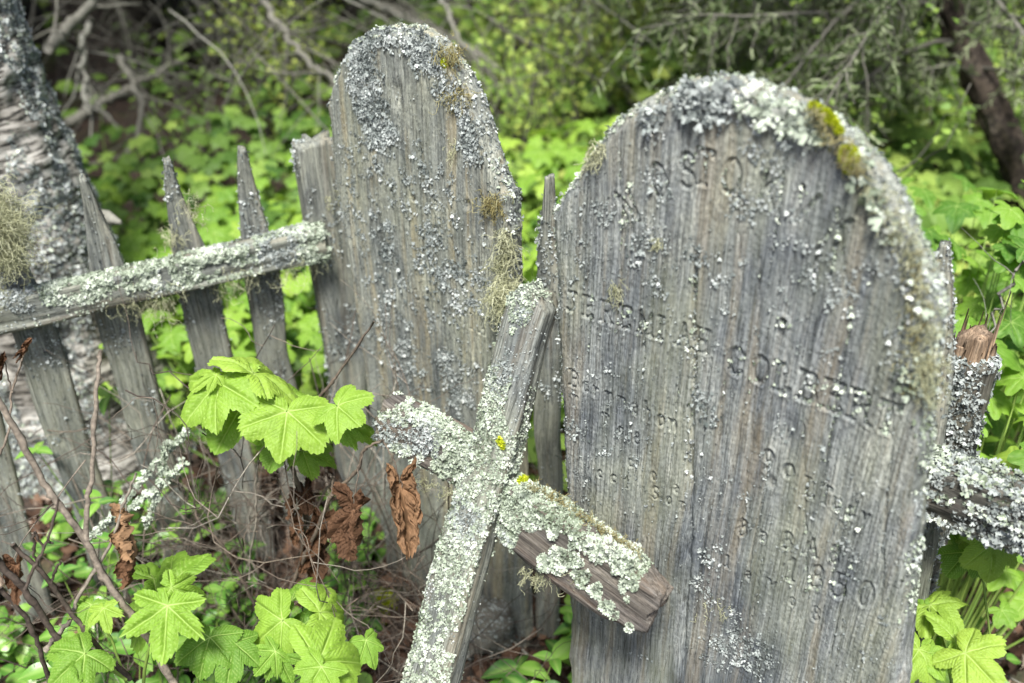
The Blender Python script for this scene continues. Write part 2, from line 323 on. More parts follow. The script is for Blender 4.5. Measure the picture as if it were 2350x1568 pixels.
# ------------------------------------------------------------------ stroke letters for the carved writing
def arc(cx, cy, rx, ry, a0, a1, n=10):
    a = np.radians(np.linspace(a0, a1, n)); return [(cx + rx * math.cos(t), cy + ry * math.sin(t)) for t in a]
GL = {
 'J': [[(.1, 1), (.6, 1)], [(.38, 1), (.38, .2)] , arc(.2, .2, .18, .2, 0, -160)],
 'E': [[(0, 0), (0, 1)], [(-.12, 1), (.55, 1), (.55, .85)], [(0, .52), (.38, .52)], [(-.12, 0), (.55, 0), (.55, .16)]],
 'R': [[(0, 0), (0, 1)], [(-.12, 1), (.3, 1)] + arc(.3, .76, .24, .24, 90, -90) + [(0, .52)], [(.3, .5), (.58, .04), (.7, .02)], [(-.12, 0), (.12, 0)]],
 'M': [[(0, 0), (0, 1), (.35, .35), (.7, 1), (.7, 0)], [(-.1, 0), (.12, 0)], [(.58, 0), (.82, 0)]],
 'I': [[(0.1, 0), (.1, 1)], [(-.04, 1), (.24, 1)], [(-.04, 0), (.24, 0)]],
 'A': [[(-.02, 0), (.3, 1), (.62, 0)], [(.1, .38), (.5, .38)], [(-.12, 0), (.08, 0)], [(.52, 0), (.72, 0)]],
 'H': [[(0, 0), (0, 1)], [(.5, 0), (.5, 1)], [(0, .5), (.5, .5)], [(-.1, 1), (.1, 1)], [(.4, 1), (.6, 1)], [(-.1, 0), (.1, 0)], [(.4, 0), (.6, 0)]],
 'C': [arc(.3, .5, .3, .5, 40, 320, 16)],
 'O': [arc(.3, .5, .28, .5, 0, 360, 20)],
 'L': [[(0, 0), (0, 1)], [(-.12, 1), (.14, 1)], [(-.1, 0), (.48, 0), (.5, .18)]],
 'B': [[(0, 0), (0, 1)], [(-.12, 1), (.28, 1)] + arc(.28, .77, .22, .23, 90, -90) + [(0, .54)], [(.28, .54)] + arc(.28, .27, .26, .27, 90, -90) + [(-.12, 0)]],
 'T': [[(.3, 0), (.3, 1)], [(0, .85), (0, 1), (.6, 1), (.6, .85)], [(.18, 0), (.42, 0)]],
 'N': [[(0, 0), (0, 1), (.5, 0), (.5, 1)]],
 'S': [arc(.25, .75, .22, .25, 30, 270, 10) + arc(.25, .25, .24, .25, 90, -150, 10)],
 'K': [[(0, 0), (0, 1)], [(.5, 1), (0, .45)], [(.15, .6), (.58, 0)]],
 'Y': [[(0, 1), (.28, .5), (.56, 1)], [(.28, .5), (.28, 0)]],
 'V': [[(0, 1), (.28, 0), (.56, 1)]],
 'o': [arc(.22, .3, .2, .3, 0, 360, 14)], 'r': [[(0, 0), (0, .6)], [(-.08, .6), (0, .6)], [(0, .4), (.1, .57), (.26, .58)]],
 'n': [[(0, 0), (0, .6)], [(0, .42), (.1, .6), (.28, .6), (.34, .45), (.34, 0)], [(-.1, .6), (0, .6)]],
 'a': [[(.05, .5), (.18, .6), (.32, .5), (.32, 0)], arc(.18, .18, .15, .16, 60, 400, 12)],
 'h': [[(0, 0), (0, 1)], [(0, .42), (.12, .6), (.28, .58), (.34, .42), (.34, 0)]],
 'c': [arc(.2, .3, .2, .3, 40, 320, 12)], 't': [[(.15, .95), (.15, .1), (.28, 0)], [(0, .65), (.3, .65)]],
 'u': [[(0, .6), (0, .15), (.1, 0), (.28, .05), (.34, .2), (.34, .6)], [(.34, .6), (.34, 0)]],
 'd': [arc(.2, .28, .2, .28, 0, 360, 12), [(.4, 0), (.4, 1)]], 'e': [[(.02, .3), (.4, .3)] + arc(.21, .3, .2, .3, 0, 310, 12)],
 'y': [[(0, .6), (.18, .05)], [(.38, .6), (.1, -.3)]], 'i': [[(0.05, 0), (.05, .6)]],
 '1': [[(.1, .85), (.22, 1), (.22, 0)], [(.08, 0), (.36, 0)]], '8': [arc(.25, .76, .19, .24, 0, 360, 14), arc(.25, .27, .24, .27, 0, 360, 14)],
 '5': [[(.48, 1), (.08, 1), (.06, .56)], [(.06, .56)] + arc(.22, .3, .24, .3, 100, -150, 12)], '0': [arc(.26, .5, .25, .5, 0, 360, 16)],
 '2': [arc(.24, .75, .22, .25, 160, -20, 9) + [(.02, 0), (.5, 0)]], '9': [arc(.24, .7, .2, .28, 0, 360, 12), [(.44, .7), (.36, .2), (.15, 0)]],
 '.': [[(0, 0), (.02, .04)]],
}
def segdist(X, Z, segs, pad):
    D = np.full(X.shape, 9.0)
    for (x0, z0, x1, z1, w) in segs:
        m = (X > min(x0, x1) - pad) & (X < max(x0, x1) + pad) & (Z > min(z0, z1) - pad) & (Z < max(z0, z1) + pad)
        if not m.any(): continue
        px, pz = X[m] - x0, Z[m] - z0; dx, dz = x1 - x0, z1 - z0; t = np.clip((px * dx + pz * dz) / (dx * dx + dz * dz + 1e-12), 0, 1)
        D[m] = np.minimum(D[m], np.hypot(px - t * dx, pz - t * dz) / w)
    return D
def glyph_segs(ch, O, ax, up, w=1.0):
    out = []
    for st in GL[ch]:
        P = [O + ax * a + up * b for a, b in st]
        out += [(p[0], p[1], q[0], q[1], w) for p, q in zip(P[:-1], P[1:])]
    return out
# ------------------------------------------------------------------ the two arched grave boards
AX = nz([.7985, -.602, 0]); NB = np.array([-.602, -.7985, 0])         # along the boards; out of their faces
class Board:
    def __init__(s, O): s.O = np.array(O, float)
    def bp(s, px, py):
        p = onplane(px, py, s.O, NB) - s.O; return np.array([np.dot(p, AX), p[2]])
def build_board(O, left, arch, right, thick, res, z_vis, mat, segs, cracks, knots, seed, cup=.006):
    B = Board(O); rng = np.random.default_rng(seed)
    Lp = np.array([B.bp(*p) for p in left]); Rp = np.array([B.bp(*p) for p in right]); A = np.array([B.bp(*p) for p in arch])
    Lo = Lp[np.argsort(Lp[:, 1])]; Ro = Rp[np.argsort(Rp[:, 1])]
    def lin(P): k = np.polyfit(P[:, 1], P[:, 0], 1); return lambda z: np.polyval(k, z)
    l_lin, r_lin = lin(Lo), lin(Ro)
    xl = lambda z: np.where(z > Lo[-1, 1], l_lin(z) , np.interp(z, Lo[:, 1], Lo[:, 0], left=None)) if False else l_lin(z)
    xr = lambda z: r_lin(z)
    zl, zr = Lo[-1, 1], Ro[-1, 1]
    U = (A[:, 0] - xl(A[:, 1])) / (xr(A[:, 1]) - xl(A[:, 1])); k = np.argsort(U); U = np.clip(U[k], .004, .996); Az = A[k, 1]
    U = np.concatenate([[0], U, [1]]); Az = np.concatenate([[zl], Az, [zr]])
    wid = float(xr(.8) - xl(.8)); nc = int(wid / res)
    g = np.linspace(0, 1, nc); u = g - .075 * np.sin(2 * math.pi * g)       # denser towards the two edges
    T = np.interp(u, U, Az); kr = np.ones(7) / 7; T[4:-4] = np.convolve(T, kr, 'same')[4:-4]
    T = T + .003 * vn(u * 60, 1.1, seed) + .0015 * vn(u * 200, 2.2, seed)
    z0 = -.08; hv = (T.max() - z_vis); nr = int(hv / (res * 1.25)); v_vis = (z_vis - z0) / (T.max() - z0)
    v = np.concatenate([np.linspace(0, v_vis, 14)[:-1], np.linspace(v_vis, 1, nr)])
    Uu, Vv = np.meshgrid(u, v); Z = z0 + Vv * (np.broadcast_to(T, Uu.shape) - z0)
    X = xl(Z) + Uu * (xr(Z) - xl(Z)); edge = .0025 * vn(Z * 22, 0, seed) + .001 * vn(Z * 90, 4, seed)
    X = X + edge * (1 - np.minimum(1, 8 * np.minimum(Uu, 1 - Uu))) * np.where(Uu > .5, 1, -1)
    # distance to the outline
    ob = np.concatenate([np.stack([X[::6, 0], Z[::6, 0]], 1), np.stack([X[-1, ::3], Z[-1, ::3]], 1), np.stack([X[::-6, -1], Z[::-6, -1]], 1)])
    D = np.full(X.shape, 9.)
    for q in range(len(ob) - 1):
        (x0, za), (x1, zb) = ob[q], ob[q + 1]; dx, dz = x1 - x0, zb - za; m = (np.abs(X - (x0 + x1) / 2) < .04) & (np.abs(Z - (za + zb) / 2) < .04)
        if not m.any(): continue
        px, pz = X[m] - x0, Z[m] - za; t = np.clip((px * dx + pz * dz) / (dx * dx + dz * dz + 1e-12), 0, 1); D[m] = np.minimum(D[m], np.hypot(px - t * dx, pz - t * dz))
    Hh = .0008 * vn(X * 420 + .8 * vn(Z * 5, X * 9, 1), Z * 7, seed) + .0006 * vn(X * 150 + 1.4 * vn(Z * 3, X * 5, 2), Z * 3, seed + 1)
    Hh += .0012 * fbm(X * 38, Z * 2.5, seed + 2, 3) + cup * vn(X * 6, Z * 2.2, seed + 3) + .0005 * vn(X * 500, Z * 300, seed)
    Hh -= .009 * (1 - np.clip(D / .012, 0, 1)) ** 2
    for k in range(26):                                             # short drying checks
        x0 = rng.uniform(.02, wid - .02); zc = rng.uniform(z_vis, T.max() - .05); hl = rng.uniform(.03, .16); cx = x0 + .003 * vn(Z * 14, k, seed) + .001 * vn(Z * 90, k, seed)
        Hh -= rng.uniform(.0015, .004) * np.exp(-((X - cx) / rng.uniform(.0007, .0015)) ** 2) * (1 - sm(.6, 1, np.abs(Z - zc) / hl))
    for pts, w, dep in cracks:                                      # long splits that follow the grain
        c = np.array([B.bp(*p) for p in pts]); o = np.argsort(c[:, 1]); c = c[o]
        cx = np.interp(Z, c[:, 1], c[:, 0]) + .0015 * vn(Z * 30, 3, seed) + .0008 * vn(Z * 110, 8, seed)
        inside = sm(c[0, 1] - .02, c[0, 1] + .04, Z) * (1 - sm(c[-1, 1] - .04, c[-1, 1] + .02, Z))
        Hh -= dep * inside * np.exp(-((X - cx) / w) ** 2) * (.7 + .3 * vn(Z * 40, 1, 1))
    for (px, py, r, dep) in knots:
        c = B.bp(px, py); q = np.hypot((X - c[0]) / r, (Z - c[1]) / (r * 1.5)); Hh += dep * (np.exp(-(q - 1) ** 2 * 6) * .35 - np.exp(-q * q * 1.6))
    SG = []
    for sgl in segs(B): SG += sgl
    Dg = segdist(X, Z, SG, .008)
    Hh -= .0034 * (1 - sm(.0009, .0030, Dg)) * 1.15 * (.75 + .35 * vn(X * 40, Z * 40, 6)) - .0006 * np.exp(-((Dg - .0042) / .0016) ** 2)
    nrr, ncc = X.shape; Vf = np.stack([X, -Hh, Z], -1).reshape(-1, 3)      # local y points away from the viewer
    i = np.arange(nrr - 1)[:, None] * ncc + np.arange(ncc - 1)[None]
    Ff = np.stack([i, i + 1, i + ncc + 1, i + ncc], -1).reshape(-1, 4)
    loop = np.concatenate([np.arange(ncc), np.arange(1, nrr) * ncc + ncc - 1, (nrr - 1) * ncc + np.arange(ncc - 2, -1, -1), np.arange(nrr - 2, 0, -1) * ncc])
    Vs = [Vf]; Fs = [Ff]; prev = loop; base = len(Vf); lv = Vf[loop]; K = 12
    ctr = np.array([X.mean(), 0, Z.mean()])
    for k in range(1, K + 1):
        f = k / K; q = lv.copy(); q[:, 1] = lv[:, 1] * (1 - f) + thick * f
        push = .0016 * vn(lv[:, 0] * 15 + lv[:, 2] * 12, f * 5, seed) + .0012 * vn(lv[:, 0] * 60, lv[:, 2] * 60, f * 14) + .003 * math.sin(f * math.pi)
        dr = lv - ctr; dr[:, 1] = 0; dr /= np.linalg.norm(dr, axis=1)[:, None] + 1e-9
        if k < K: q += dr * push[:, None]
        cur = base + np.arange(len(q)); base += len(q); Vs.append(q)
        Fs.append(np.stack([prev, cur, np.roll(cur, -1), np.roll(prev, -1)], -1)[:, ::1]); prev = cur
    b0 = prev; m = ncc; bot = b0[:m]; top = b0[m + (nrr - 1) - 1: m + (nrr - 1) - 1 + m][::-1]
    Fs.append(np.stack([bot[:-1], top[:-1], top[1:], bot[1:]], -1))
    V = np.concatenate(Vs); F = np.concatenate(Fs)
    R = np.stack([AX, -NB, np.array([0, 0, 1.])], 1)
    return B, V, F, R, (X, Z, D, Vf, Ff)
# --- writing on the large board, each letter placed on the board's own plane
def place_line(B, chars, pts, hs, w=1.0, squeeze=.8):
    """letters along a line: pts are first and last letter feet on the photo"""
    a, b = B.bp(*pts[0]), B.bp(*pts[1]); n = len(chars); out = []
    for k, ch in enumerate(chars):
        if ch == ' ': continue
        t = k / max(1, n - 1); p = a + (b - a) * t; h = hs[0] + (hs[1] - hs[0]) * t; ax = nz(b - a) * h * squeeze; up = np.array([0., h])
        out.append(glyph_segs(ch, p, ax, up, w))
    return out
def big_text(B):
    S = []
    S += place_line(B, 'JEREMIAH', ((1303, 712), (1597, 806)), (.027, .030), 1.0, .75)
    S += place_line(B, 'COLBERT', ((1668, 856), (2010, 985)), (.034, .036), 1.25, .82)
    S += place_line(B, 'Bornnahon', ((1310, 885), (1535, 990)), (.024, .027), .8, .8)
    S += place_line(B, 'T Fc8.'.replace('F', 'T'), ((1312, 930), (1490, 1040)), (.018, .018), .6, .8)
    S += place_line(B, '9o', ((1745, 1080), (1795, 1096)), (.030, .03), 1.0, .8)
    S += place_line(B, 'cct Son', ((1370, 1095), (1560, 1170)), (.02, .02), .6, .8)
    S += place_line(B, 'coa', ((1440, 1070), (1545, 1130)), (.02, .02), .7, .8)
    S += place_line(B, 'LTudy', ((1845, 1140), (1975, 1200)), (.026, .026), .8, .7)
    S += place_line(B, '8a8A8', ((1690, 1230), (1900, 1290)), (.026, .026), .8, .8)
    S += place_line(B, '1850', ((1800, 1330), (1965, 1385)), (.034, .037), 1.1, .8)
    S += place_line(B, '1aYo8', ((1660, 1300), (1860, 1420)), (.02, .022), .7, .8)
    arcp = [('N', 1440, 515, 28), ('O', 1500, 455, 16), ('S', 1560, 430, 6), ('T', 1592, 420, 0), ('O', 1652, 440, -2), ('K', 1735, 470, -10), ('V', 1805, 500, -18), ('Y', 1870, 545, -26)]
    for ch, px, py, rot in arcp:
        a = math.radians(rot); h = .038; S.append(glyph_segs(ch, B.bp(px, py), np.array([math.cos(a), math.sin(a)]) * h * .85, np.array([-math.sin(a), math.cos(a)]) * h, 1.0))
    return S
def small_text(B):
    S = []
    S += place_line(B, 'YIA', ((1060, 745), (1100, 765)), (.028, .028), .8, .6)
    S += place_line(B, 'L V T', ((955, 690), (1100, 685)), (.022, .022), .6, .7)
    S += place_line(B, 'oo8', ((900, 440), (1000, 480)), (.018, .018), .6, .7)
    return S
R_left = [(1310, 1500), (1290, 1200), (1275, 1000), (1268, 760), (1272, 620), (1283, 500)]
R_arch = [(1300, 430), (1345, 352), (1400, 283), (1470, 228), (1560, 193), (1640, 180), (1720, 192), (1820, 228), (1900, 270), (1960, 315), (2010, 362), (2058, 430), (2098, 510), (2130, 600)]
R_right = [(2150, 700), (2152, 850), (2140, 1000), (2120, 1150), (2092, 1350), (2064, 1568)]
R_arch = [(x - 20 * min(1, max(0, (x - 1560) / 350)), y + 12) for x, y in R_arch]; R_right = [(2128, 700), (2132, 850), (2124, 1000), (2108, 1150), (2084, 1350), (2062, 1568)]
BO_R = np.array([.05, 1.142 - .754 * .05, 0]); BO_L = np.array([-.27, 1.57, 0])
def patches_px(B, lst):
    cs, rr = [], []
    for px, py, r in lst:
        c = B.bp(px, py); e = B.bp(px + r, py); cs.append(c); rr.append(max(.003, abs(e[0] - c[0])))
    return cs, rr
def face_points(B, P2, Z, X, Hgrid=None): return np.stack([P2[:, 0], np.zeros(len(P2)), P2[:, 1]], 1)
class FaceLookup:
    """height of the carved face at (x, z)"""
    def __init__(s, Vf): s.c = {}; s.V = Vf; s.q = .004; k = np.round(Vf[:, [0, 2]] / s.q).astype(int); s.lut = dict(zip(map(tuple, k), Vf[:, 1]))
    def y(s, P): return np.array([s.lut.get(t, np.nan) for t in map(tuple, np.round(P / s.q).astype(int))])
def dress_board(T, B, V, F, R, grid, rng, patches, specks, cov_fn, ncov, M, mats=(None, None), size=.0038):
    X, Z, D, Vf, Ff = grid; lk = FaceLookup(Vf); n0 = np.array([0, -1., 0])
    cs, rr = patches_px(B, patches); P2, O2, K = rosettes(cs, rr, 620000 * .62, rng)
    y = lk.y(P2); ok = ~np.isnan(y); P = np.stack([P2[ok, 0], y[ok] - .0005, P2[ok, 1]], 1)
    q = rng.random(len(P)); O = np.stack([O2[ok, 0], -.55 * np.ones(ok.sum()), O2[ok, 1]], 1)
    lichen_on(T, P, np.tile(n0, (len(P), 1)), O, size * .8 * (.5 + .8 * rng.random(len(P))), mats[0] or M_LICHB, rng, M, tilt=.32, clump=.25)
    # small specks all over, thicker where cov is high
    k = specks; ii = rng.integers(0, len(Vf), k * 3); P = Vf[ii]; w = .22 + .9 * sm(0, .35, fbm(P[:, 0] * 16, P[:, 2] * 7, 5.5, 3)); P = P[rng.random(len(P)) < w * .6][:k]
    lichen_on(T, P, np.tile(n0, (len(P), 1)), None, .0011 + .0018 * rng.random(len(P)) ** 2, M_LICHD, rng, M, tilt=.9)
    # crust along the edges, rim and top
    P, Nn = surf_sample(V, F, ncov * 6, rng); keep = rng.random(len(P)) < cov_fn(P, Nn); P, Nn = P[keep][:ncov], Nn[keep][:ncov]
    o = Nn * 0 + rng.normal(0, .6, P.shape) + np.array([0, -.4, -.5]); lichen_on(T, P, Nn, o, size * .9 * (.5 + .9 * rng.random(len(P))), mats[1] or M_LICH, rng, M, tilt=.6)
    P, Nn = surf_sample(V, F, 60000, rng); k = (P[:, 1] > .001) & (P[:, 1] < .04) & (np.abs(Nn[:, 1]) < .75) & (P[:, 2] > .7) & (vn(P[:, 0] * 45, P[:, 1] * 45, P[:, 2] * 45) > -.2); P, Nn = P[k][:14000], Nn[k][:14000]
    lichen_on(T, P, Nn, None, .0034 * (.5 + .9 * rng.random(len(P))), M_LICHB, rng, M, tilt=.7)
    return lk
def local_ok(V, F):     # outward normals check helper
    return V, F
# ---- large right board
rng = np.random.default_rng(11)
cr = [([(1590, 560), (1590, 800), (1588, 1000), (1578, 1300), (1560, 1568)], .0034, .0075), ([(1420, 300), (1430, 560)], .0012, .003), ([(1830, 900), (1845, 1050), (1850, 1400)], .0016, .0025),
      ([(1740, 560), (1735, 900)], .0014, .002), ([(2050, 900), (2020, 1400)], .0022, .003), ([(1690, 330), (1700, 700)], .0012, .0022), ([(1480, 1150), (1470, 1568)], .0014, .002), ([(1930, 500), (1950, 900)], .0014, .002)]
kn = [(1797, 740, .0038, .022), (1768, 1110, .008, .003), (1990, 640, .010, .003)]
B, V, F, R, G = build_board(BO_R, R_left, R_arch, R_right, .036, .00115, .42, M_BOARD, big_text, cr, kn, 3)
T_big = thing('grave_marker', 'large arched grey wooden grave board carved with the name JEREMIAH COLBERT, right of the cross', 'grave marker', BO_R)
MR = rel(T_big, R, BO_R); o = obj('board', V, F, M_BOARD, T_big, MR)
pt = [(1390, 485, 26), (1505, 410, 25), (1530, 455, 18), (1480, 560, 34), (1510, 545, 26), (1455, 600, 14), (1590, 580, 28), (1605, 598, 22), (1495, 640, 20), (1515, 665, 18), (1610, 925, 26), (1628, 960, 26), (1600, 905, 16),
      (1318, 990, 24), (1700, 480, 26), (1725, 470, 30), (1690, 455, 16), (1790, 380, 26), (1745, 360, 28), (1720, 345, 18), (1775, 450, 18), (1825, 495, 18), (1850, 640, 24), (1860, 620, 18), (1930, 655, 34), (1915, 690, 20), (1820, 560, 16), (1895, 590, 20), (1925, 815, 20), (1893, 800, 12),
      (1798, 990, 20), (1955, 720, 20), (2000, 610, 20), (1400, 845, 12), (1415, 860, 8), (1425, 1000, 14), (1490, 1010, 10), (1397, 1030, 8), (1462, 1060, 12), (1440, 930, 9), (1378, 1035, 10),
      (1620, 1280, 22), (1638, 1300, 16), (1610, 1340, 24), (1632, 1370, 20), (1650, 1260, 14), (1700, 1460, 36), (1745, 1490, 34), (1680, 1500, 40), (1720, 1520, 34), (1650, 1480, 26), (1640, 1530, 28), (1770, 1520, 18), (1690, 1420, 18), (1960, 1320, 14), (1940, 1250, 20), (1960, 1280, 16),
      (1860, 1180, 14), (1820, 1260, 10), (1460, 1490, 26), (1410, 1510, 22), (1480, 1520, 20), (2030, 1420, 16), (1990, 1500, 14), (1710, 1140, 12), (1670, 1100, 12), (1330, 600, 9), (1320, 640, 9), (1345, 560, 8), (1330, 490, 8), (1310, 530, 8)]
for k in range(70):
    pt.append((rng.uniform(1290, 2100), rng.uniform(520, 1560), rng.uniform(2, 6)))
for k in range(26):
    pt.append((rng.uniform(1620, 2090), rng.uniform(520, 800), rng.uniform(5, 15)))
# broad colonies just below the arch
pt += [(1600, 225, 45), (1650, 240, 45), (1620, 260, 38), (1560, 230, 35), (1480, 270, 28), (1500, 300, 22), (1700, 225, 40), (1740, 260, 40), (1790, 275, 45), (1840, 290, 45), (1800, 320, 28), (1870, 320, 30), (1600, 205, 34), (1680, 205, 34), (1760, 225, 30)]
pt += [(1990, 430, 26), (2015, 470, 26), (2040, 520, 26), (2060, 580, 24), (2090, 660, 26), (2100, 740, 22), (2060, 830, 28), (2090, 860, 30), (2130, 860, 24), (2110, 1100, 14), (2120, 1060, 16), (1960, 410, 24), (2120, 700, 20), (1930, 360, 20)]
Zt = G[1].max()
def cov_r(P, N_):
    up = sm(.1, .8, N_[:, 2]); edge_r = sm(.30, .40, P[:, 0]) * (P[:, 2] > .62); rim = (P[:, 1] > .001) & (P[:, 1] < .045) & (np.abs(N_[:, 1]) < .7)
    hi = sm(.75, 1.0, P[:, 2]); return (rim * hi * (.5 + .5 * up) + rim * edge_r * .6) * (fbm(P[:, 0] * 22, P[:, 2] * 22, 2.2, 3) > -.2)
lk = dress_board(T_big, B, V, F, R, G, rng, pt, 11000, cov_r, 26000, MR, (M_LICHB, M_LICH))
def bL(B, px, py, lk=None, off=-.002):
    c = B.bp(px, py); y = 0.0
    if lk is not None:
        q = lk.y(c[None])[0]; y = 0 if np.isnan(q) else q
    return np.array([c[0], y + off, c[1]])
def ball(c, r, n, rng, flat=(1, .5, 1)):
    d = rng.normal(0, 1, (n, 3)); d /= np.linalg.norm(d, axis=1)[:, None]; d[:, 1] = -np.abs(d[:, 1]); return c + d * r * np.array(flat), d
def colony(T, B, lst, mat, sz, M, lk, rng, fill=420000, name='lichen'):
    cs, rr = patches_px(B, lst); P2, O2, K = rosettes(cs, rr, fill, rng); y = lk.y(P2); ok = ~np.isnan(y); P = np.stack([P2[ok, 0], y[ok] - .001 - .004 * rng.random(ok.sum()), P2[ok, 1]], 1); O = np.stack([O2[ok, 0], -.7 * np.ones(ok.sum()), O2[ok, 1]], 1)
    lichen_on(T, P, np.tile(np.array([0, -1., 0]), (len(P), 1)), O, sz * (.5 + rng.random(len(P))), mat, rng, M, name, .38, clump=.6)
colony(T_big, B, [(1590, 222, 30), (1625, 235, 34), (1655, 218, 28), (1610, 250, 26), (1645, 255, 20), (1500, 265, 18), (1480, 285, 14), (1575, 205, 18), (1690, 212, 14)], M_LICHB, .0062, MR, lk, rng)
colony(T_big, B, [(1725, 235, 26), (1760, 255, 28), (1795, 270, 30), (1830, 285, 28), (1860, 305, 24), (1880, 300, 20), (1845, 262, 20), (1770, 222, 16), (1810, 240, 18), (1890, 320, 16)], M_LICH, .0062, MR, lk, rng)
colony(T_big, B, [(1975, 400, 18), (1995, 430, 20), (2015, 465, 20), (2035, 500, 18), (2048, 545, 16), (1965, 345, 14), (1985, 370, 14), (2120, 840, 18), (2145, 850, 18), (2085, 860, 14), (2070, 880, 14), (2100, 900, 12), (2120, 700, 14), (2110, 640, 14), (2130, 760, 12)], M_LICH, .006, MR, lk, rng)
for px, py, r in ((1950, 350, .006), (1942, 362, .006), (1950, 375, .005), (1958, 362, .005), (1936, 348, .004), (1945, 388, .0035), (1905, 272, .0045), (1893, 262, .0045), (1880, 252, .004), (1866, 243, .003), (1915, 284, .003), (1925, 300, .003)):
    P, d = ball(bL(B, px, py) + np.array([0, .003, 0]), r, 700, rng, (1, .6, 1)); moss_on(T_big, P, d, .0028, rng, MR, .8)
st = [bL(B, 1340 + 40 * rng.random() + i * .25, 372 - i * .95 + 10 * rng.random()) for i in range(60)]
beard(T_big, st, rng, .018, M=MR, r=.0005)
st = [bL(B, x, y) + rng.normal(0, .003, 3) for x, y in zip(rng.normal(1418, 5, 26), rng.normal(655, 6, 26))]; beard(T_big, st, rng, .022, M=MR, r=.0004, curl=.3, spread=.4)
st = [bL(B, x, y) for x, y in zip(rng.normal(1512, 6, 22), rng.normal(553, 5, 22))]; beard(T_big, st, rng, .010, M=MR, r=.0005)
st = []
for i in range(330):
    t = rng.random(); px = np.interp(t, [0, .3, .6, 1], [2005, 2092, 2130, 2142]); py = np.interp(t, [0, .3, .6, 1], [420, 560, 720, 930]); st.append(bL(B, px + rng.normal(0, 20), py + rng.normal(0, 15)))
beard(T_big, st, rng, .013, M=MR, r=.0004, mat=M_BEARD)
st = [bL(B, rng.normal(2110, 22), rng.uniform(560, 900)) for i in range(150)]; beard(T_big, st, rng, .009, M=MR, r=.0005, mat=M_RUST)
st = [bL(B, rng.uniform(2080, 2150), rng.uniform(800, 880)) for i in range(60)]; beard(T_big, st, rng, .022, M=MR, r=.0004)
st = [bL(B, 1870 + 110 * t, 240 + 150 * t) + rng.normal(0, .004, 3) for t in rng.random(120)]; beard(T_big, st, rng, .014, M=MR, r=.0006, mat=M_RUST)
st = [bL(B, rng.uniform(1600, 1690), rng.uniform(1365, 1420)) for i in range(14)]; beard(T_big, st, rng, .02, M=MR, r=.0004, spread=.6)
# ---- left board
rng = np.random.default_rng(12)
L_left = [(886, 1300), (858, 1060), (822, 850), (790, 600), (766, 400), (757, 250)]
L_arch = [(761, 190), (776, 150), (803, 98), (850, 68), (905, 58), (960, 66), (1010, 100), (1052, 152), (1086, 212), (1108, 270), (1128, 345), (1148, 400)]
L_right = [(1163, 450), (1178, 560), (1186, 650), (1196, 800), (1205, 1000), (1208, 1250), (1206, 1480)]
L_arch = [(x - 10 * min(1, max(0, (x - 900) / 150)), y + 9) for x, y in L_arch]; L_right = [(x - 14, y) for x, y in L_right]
crl = [([(1005, 200), (1020, 420), (1050, 640)], .002, .004), ([(1098, 420), (1118, 640), (1140, 850)], .0035, .006), ([(905, 560), (935, 900)], .0014, .002), ([(830, 500), (880, 1000)], .0014, .002),
       ([(960, 60), (985, 240)], .0025, .003), ([(990, 700), (1010, 1000)], .0015, .002), ([(880, 60), (890, 200)], .0015, .003)]
B2, V, F, R, G = build_board(BO_L, L_left, L_arch, L_right, .034, .0014, .0, M_BOARD2, small_text, crl, [(912, 215, .018, .004), (1075, 470, .008, .004)], 8)
T_small = thing('grave_marker', 'narrow arched grey wooden grave board with flaky lichen, standing behind the cross', 'grave marker', BO_L)
ML = rel(T_small, R, BO_L); obj('board', V, F, M_BOARD2, T_small, ML)
pt = []
def band(pts, n, sp, r0, r1):
    p = np.array(pts, float)
    for k in range(n):
        t = rng.random() * (len(p) - 1); i = int(t); q = p[i] + (p[i + 1] - p[i]) * (t - i); pt.append((q[0] + rng.normal(0, sp), q[1] + rng.normal(0, sp), rng.uniform(r0, r1)))
band([(820, 110), (845, 170), (860, 230), (890, 330)], 70, 16, 8, 18); band([(830, 90), (880, 70), (960, 80), (1010, 110)], 60, 10, 10, 20)
band([(920, 90), (970, 120), (1000, 150)], 30, 12, 8, 18); band([(1010, 190), (1060, 240), (1075, 290), (1095, 370)], 34, 10, 8, 17)
band([(850, 230), (880, 460), (900, 640), (930, 850), (960, 900)], 110, 16, 3, 9); band([(960, 350), (1000, 480), (1010, 620), (1040, 720)], 130, 34, 3, 9)
band([(1010, 800), (1040, 870), (1060, 940)], 40, 18, 5, 12); band([(800, 300), (830, 500), (870, 700), (900, 900)], 60, 14, 2, 6)
for k in range(150): pt.append((rng.uniform(780, 1150), rng.uniform(300, 1200), rng.uniform(2, 6)))
for q in ((1103, 648, 22), (970, 608, 16), (1040, 614, 18), (1095, 700, 14), (1125, 300, 16), (985, 570, 10)): pt.append(q)
def cov_l(P, N_):
    rim = (P[:, 1] > .001) & (P[:, 1] < .04) & (np.abs(N_[:, 1]) < .8); return rim * sm(.75, 1.1, P[:, 2]) * .9 * (fbm(P[:, 0] * 22, P[:, 2] * 22, 2.2, 3) > -.05)
lk2 = dress_board(T_small, B2, V, F, R, G, rng, pt, 13000, cov_l, 10000, ML, (M_LICHB, M_LICH), .0048)
for px, py, r in ((1020, 146, .011),):
    P, d = ball(bL(B2, px, py) + np.array([0, .003, 0]), r * .6, 900, rng); moss_on(T_small, P, d, .0025, rng, ML, .8)
st = [bL(B2, rng.normal(1035, 16), rng.normal(120 + 0, 12)) for i in range(90)] + [bL(B2, rng.normal(1048, 14), rng.normal(215, 12)) for i in range(90)]; beard(T_small, st, rng, .02, M=ML, mat=M_RUST, r=.0006)
st = [bL(B2, rng.normal(1130, 16), rng.normal(465, 14)) for i in range(110)]; beard(T_small, st, rng, .022, M=ML, mat=M_RUST, r=.0006)
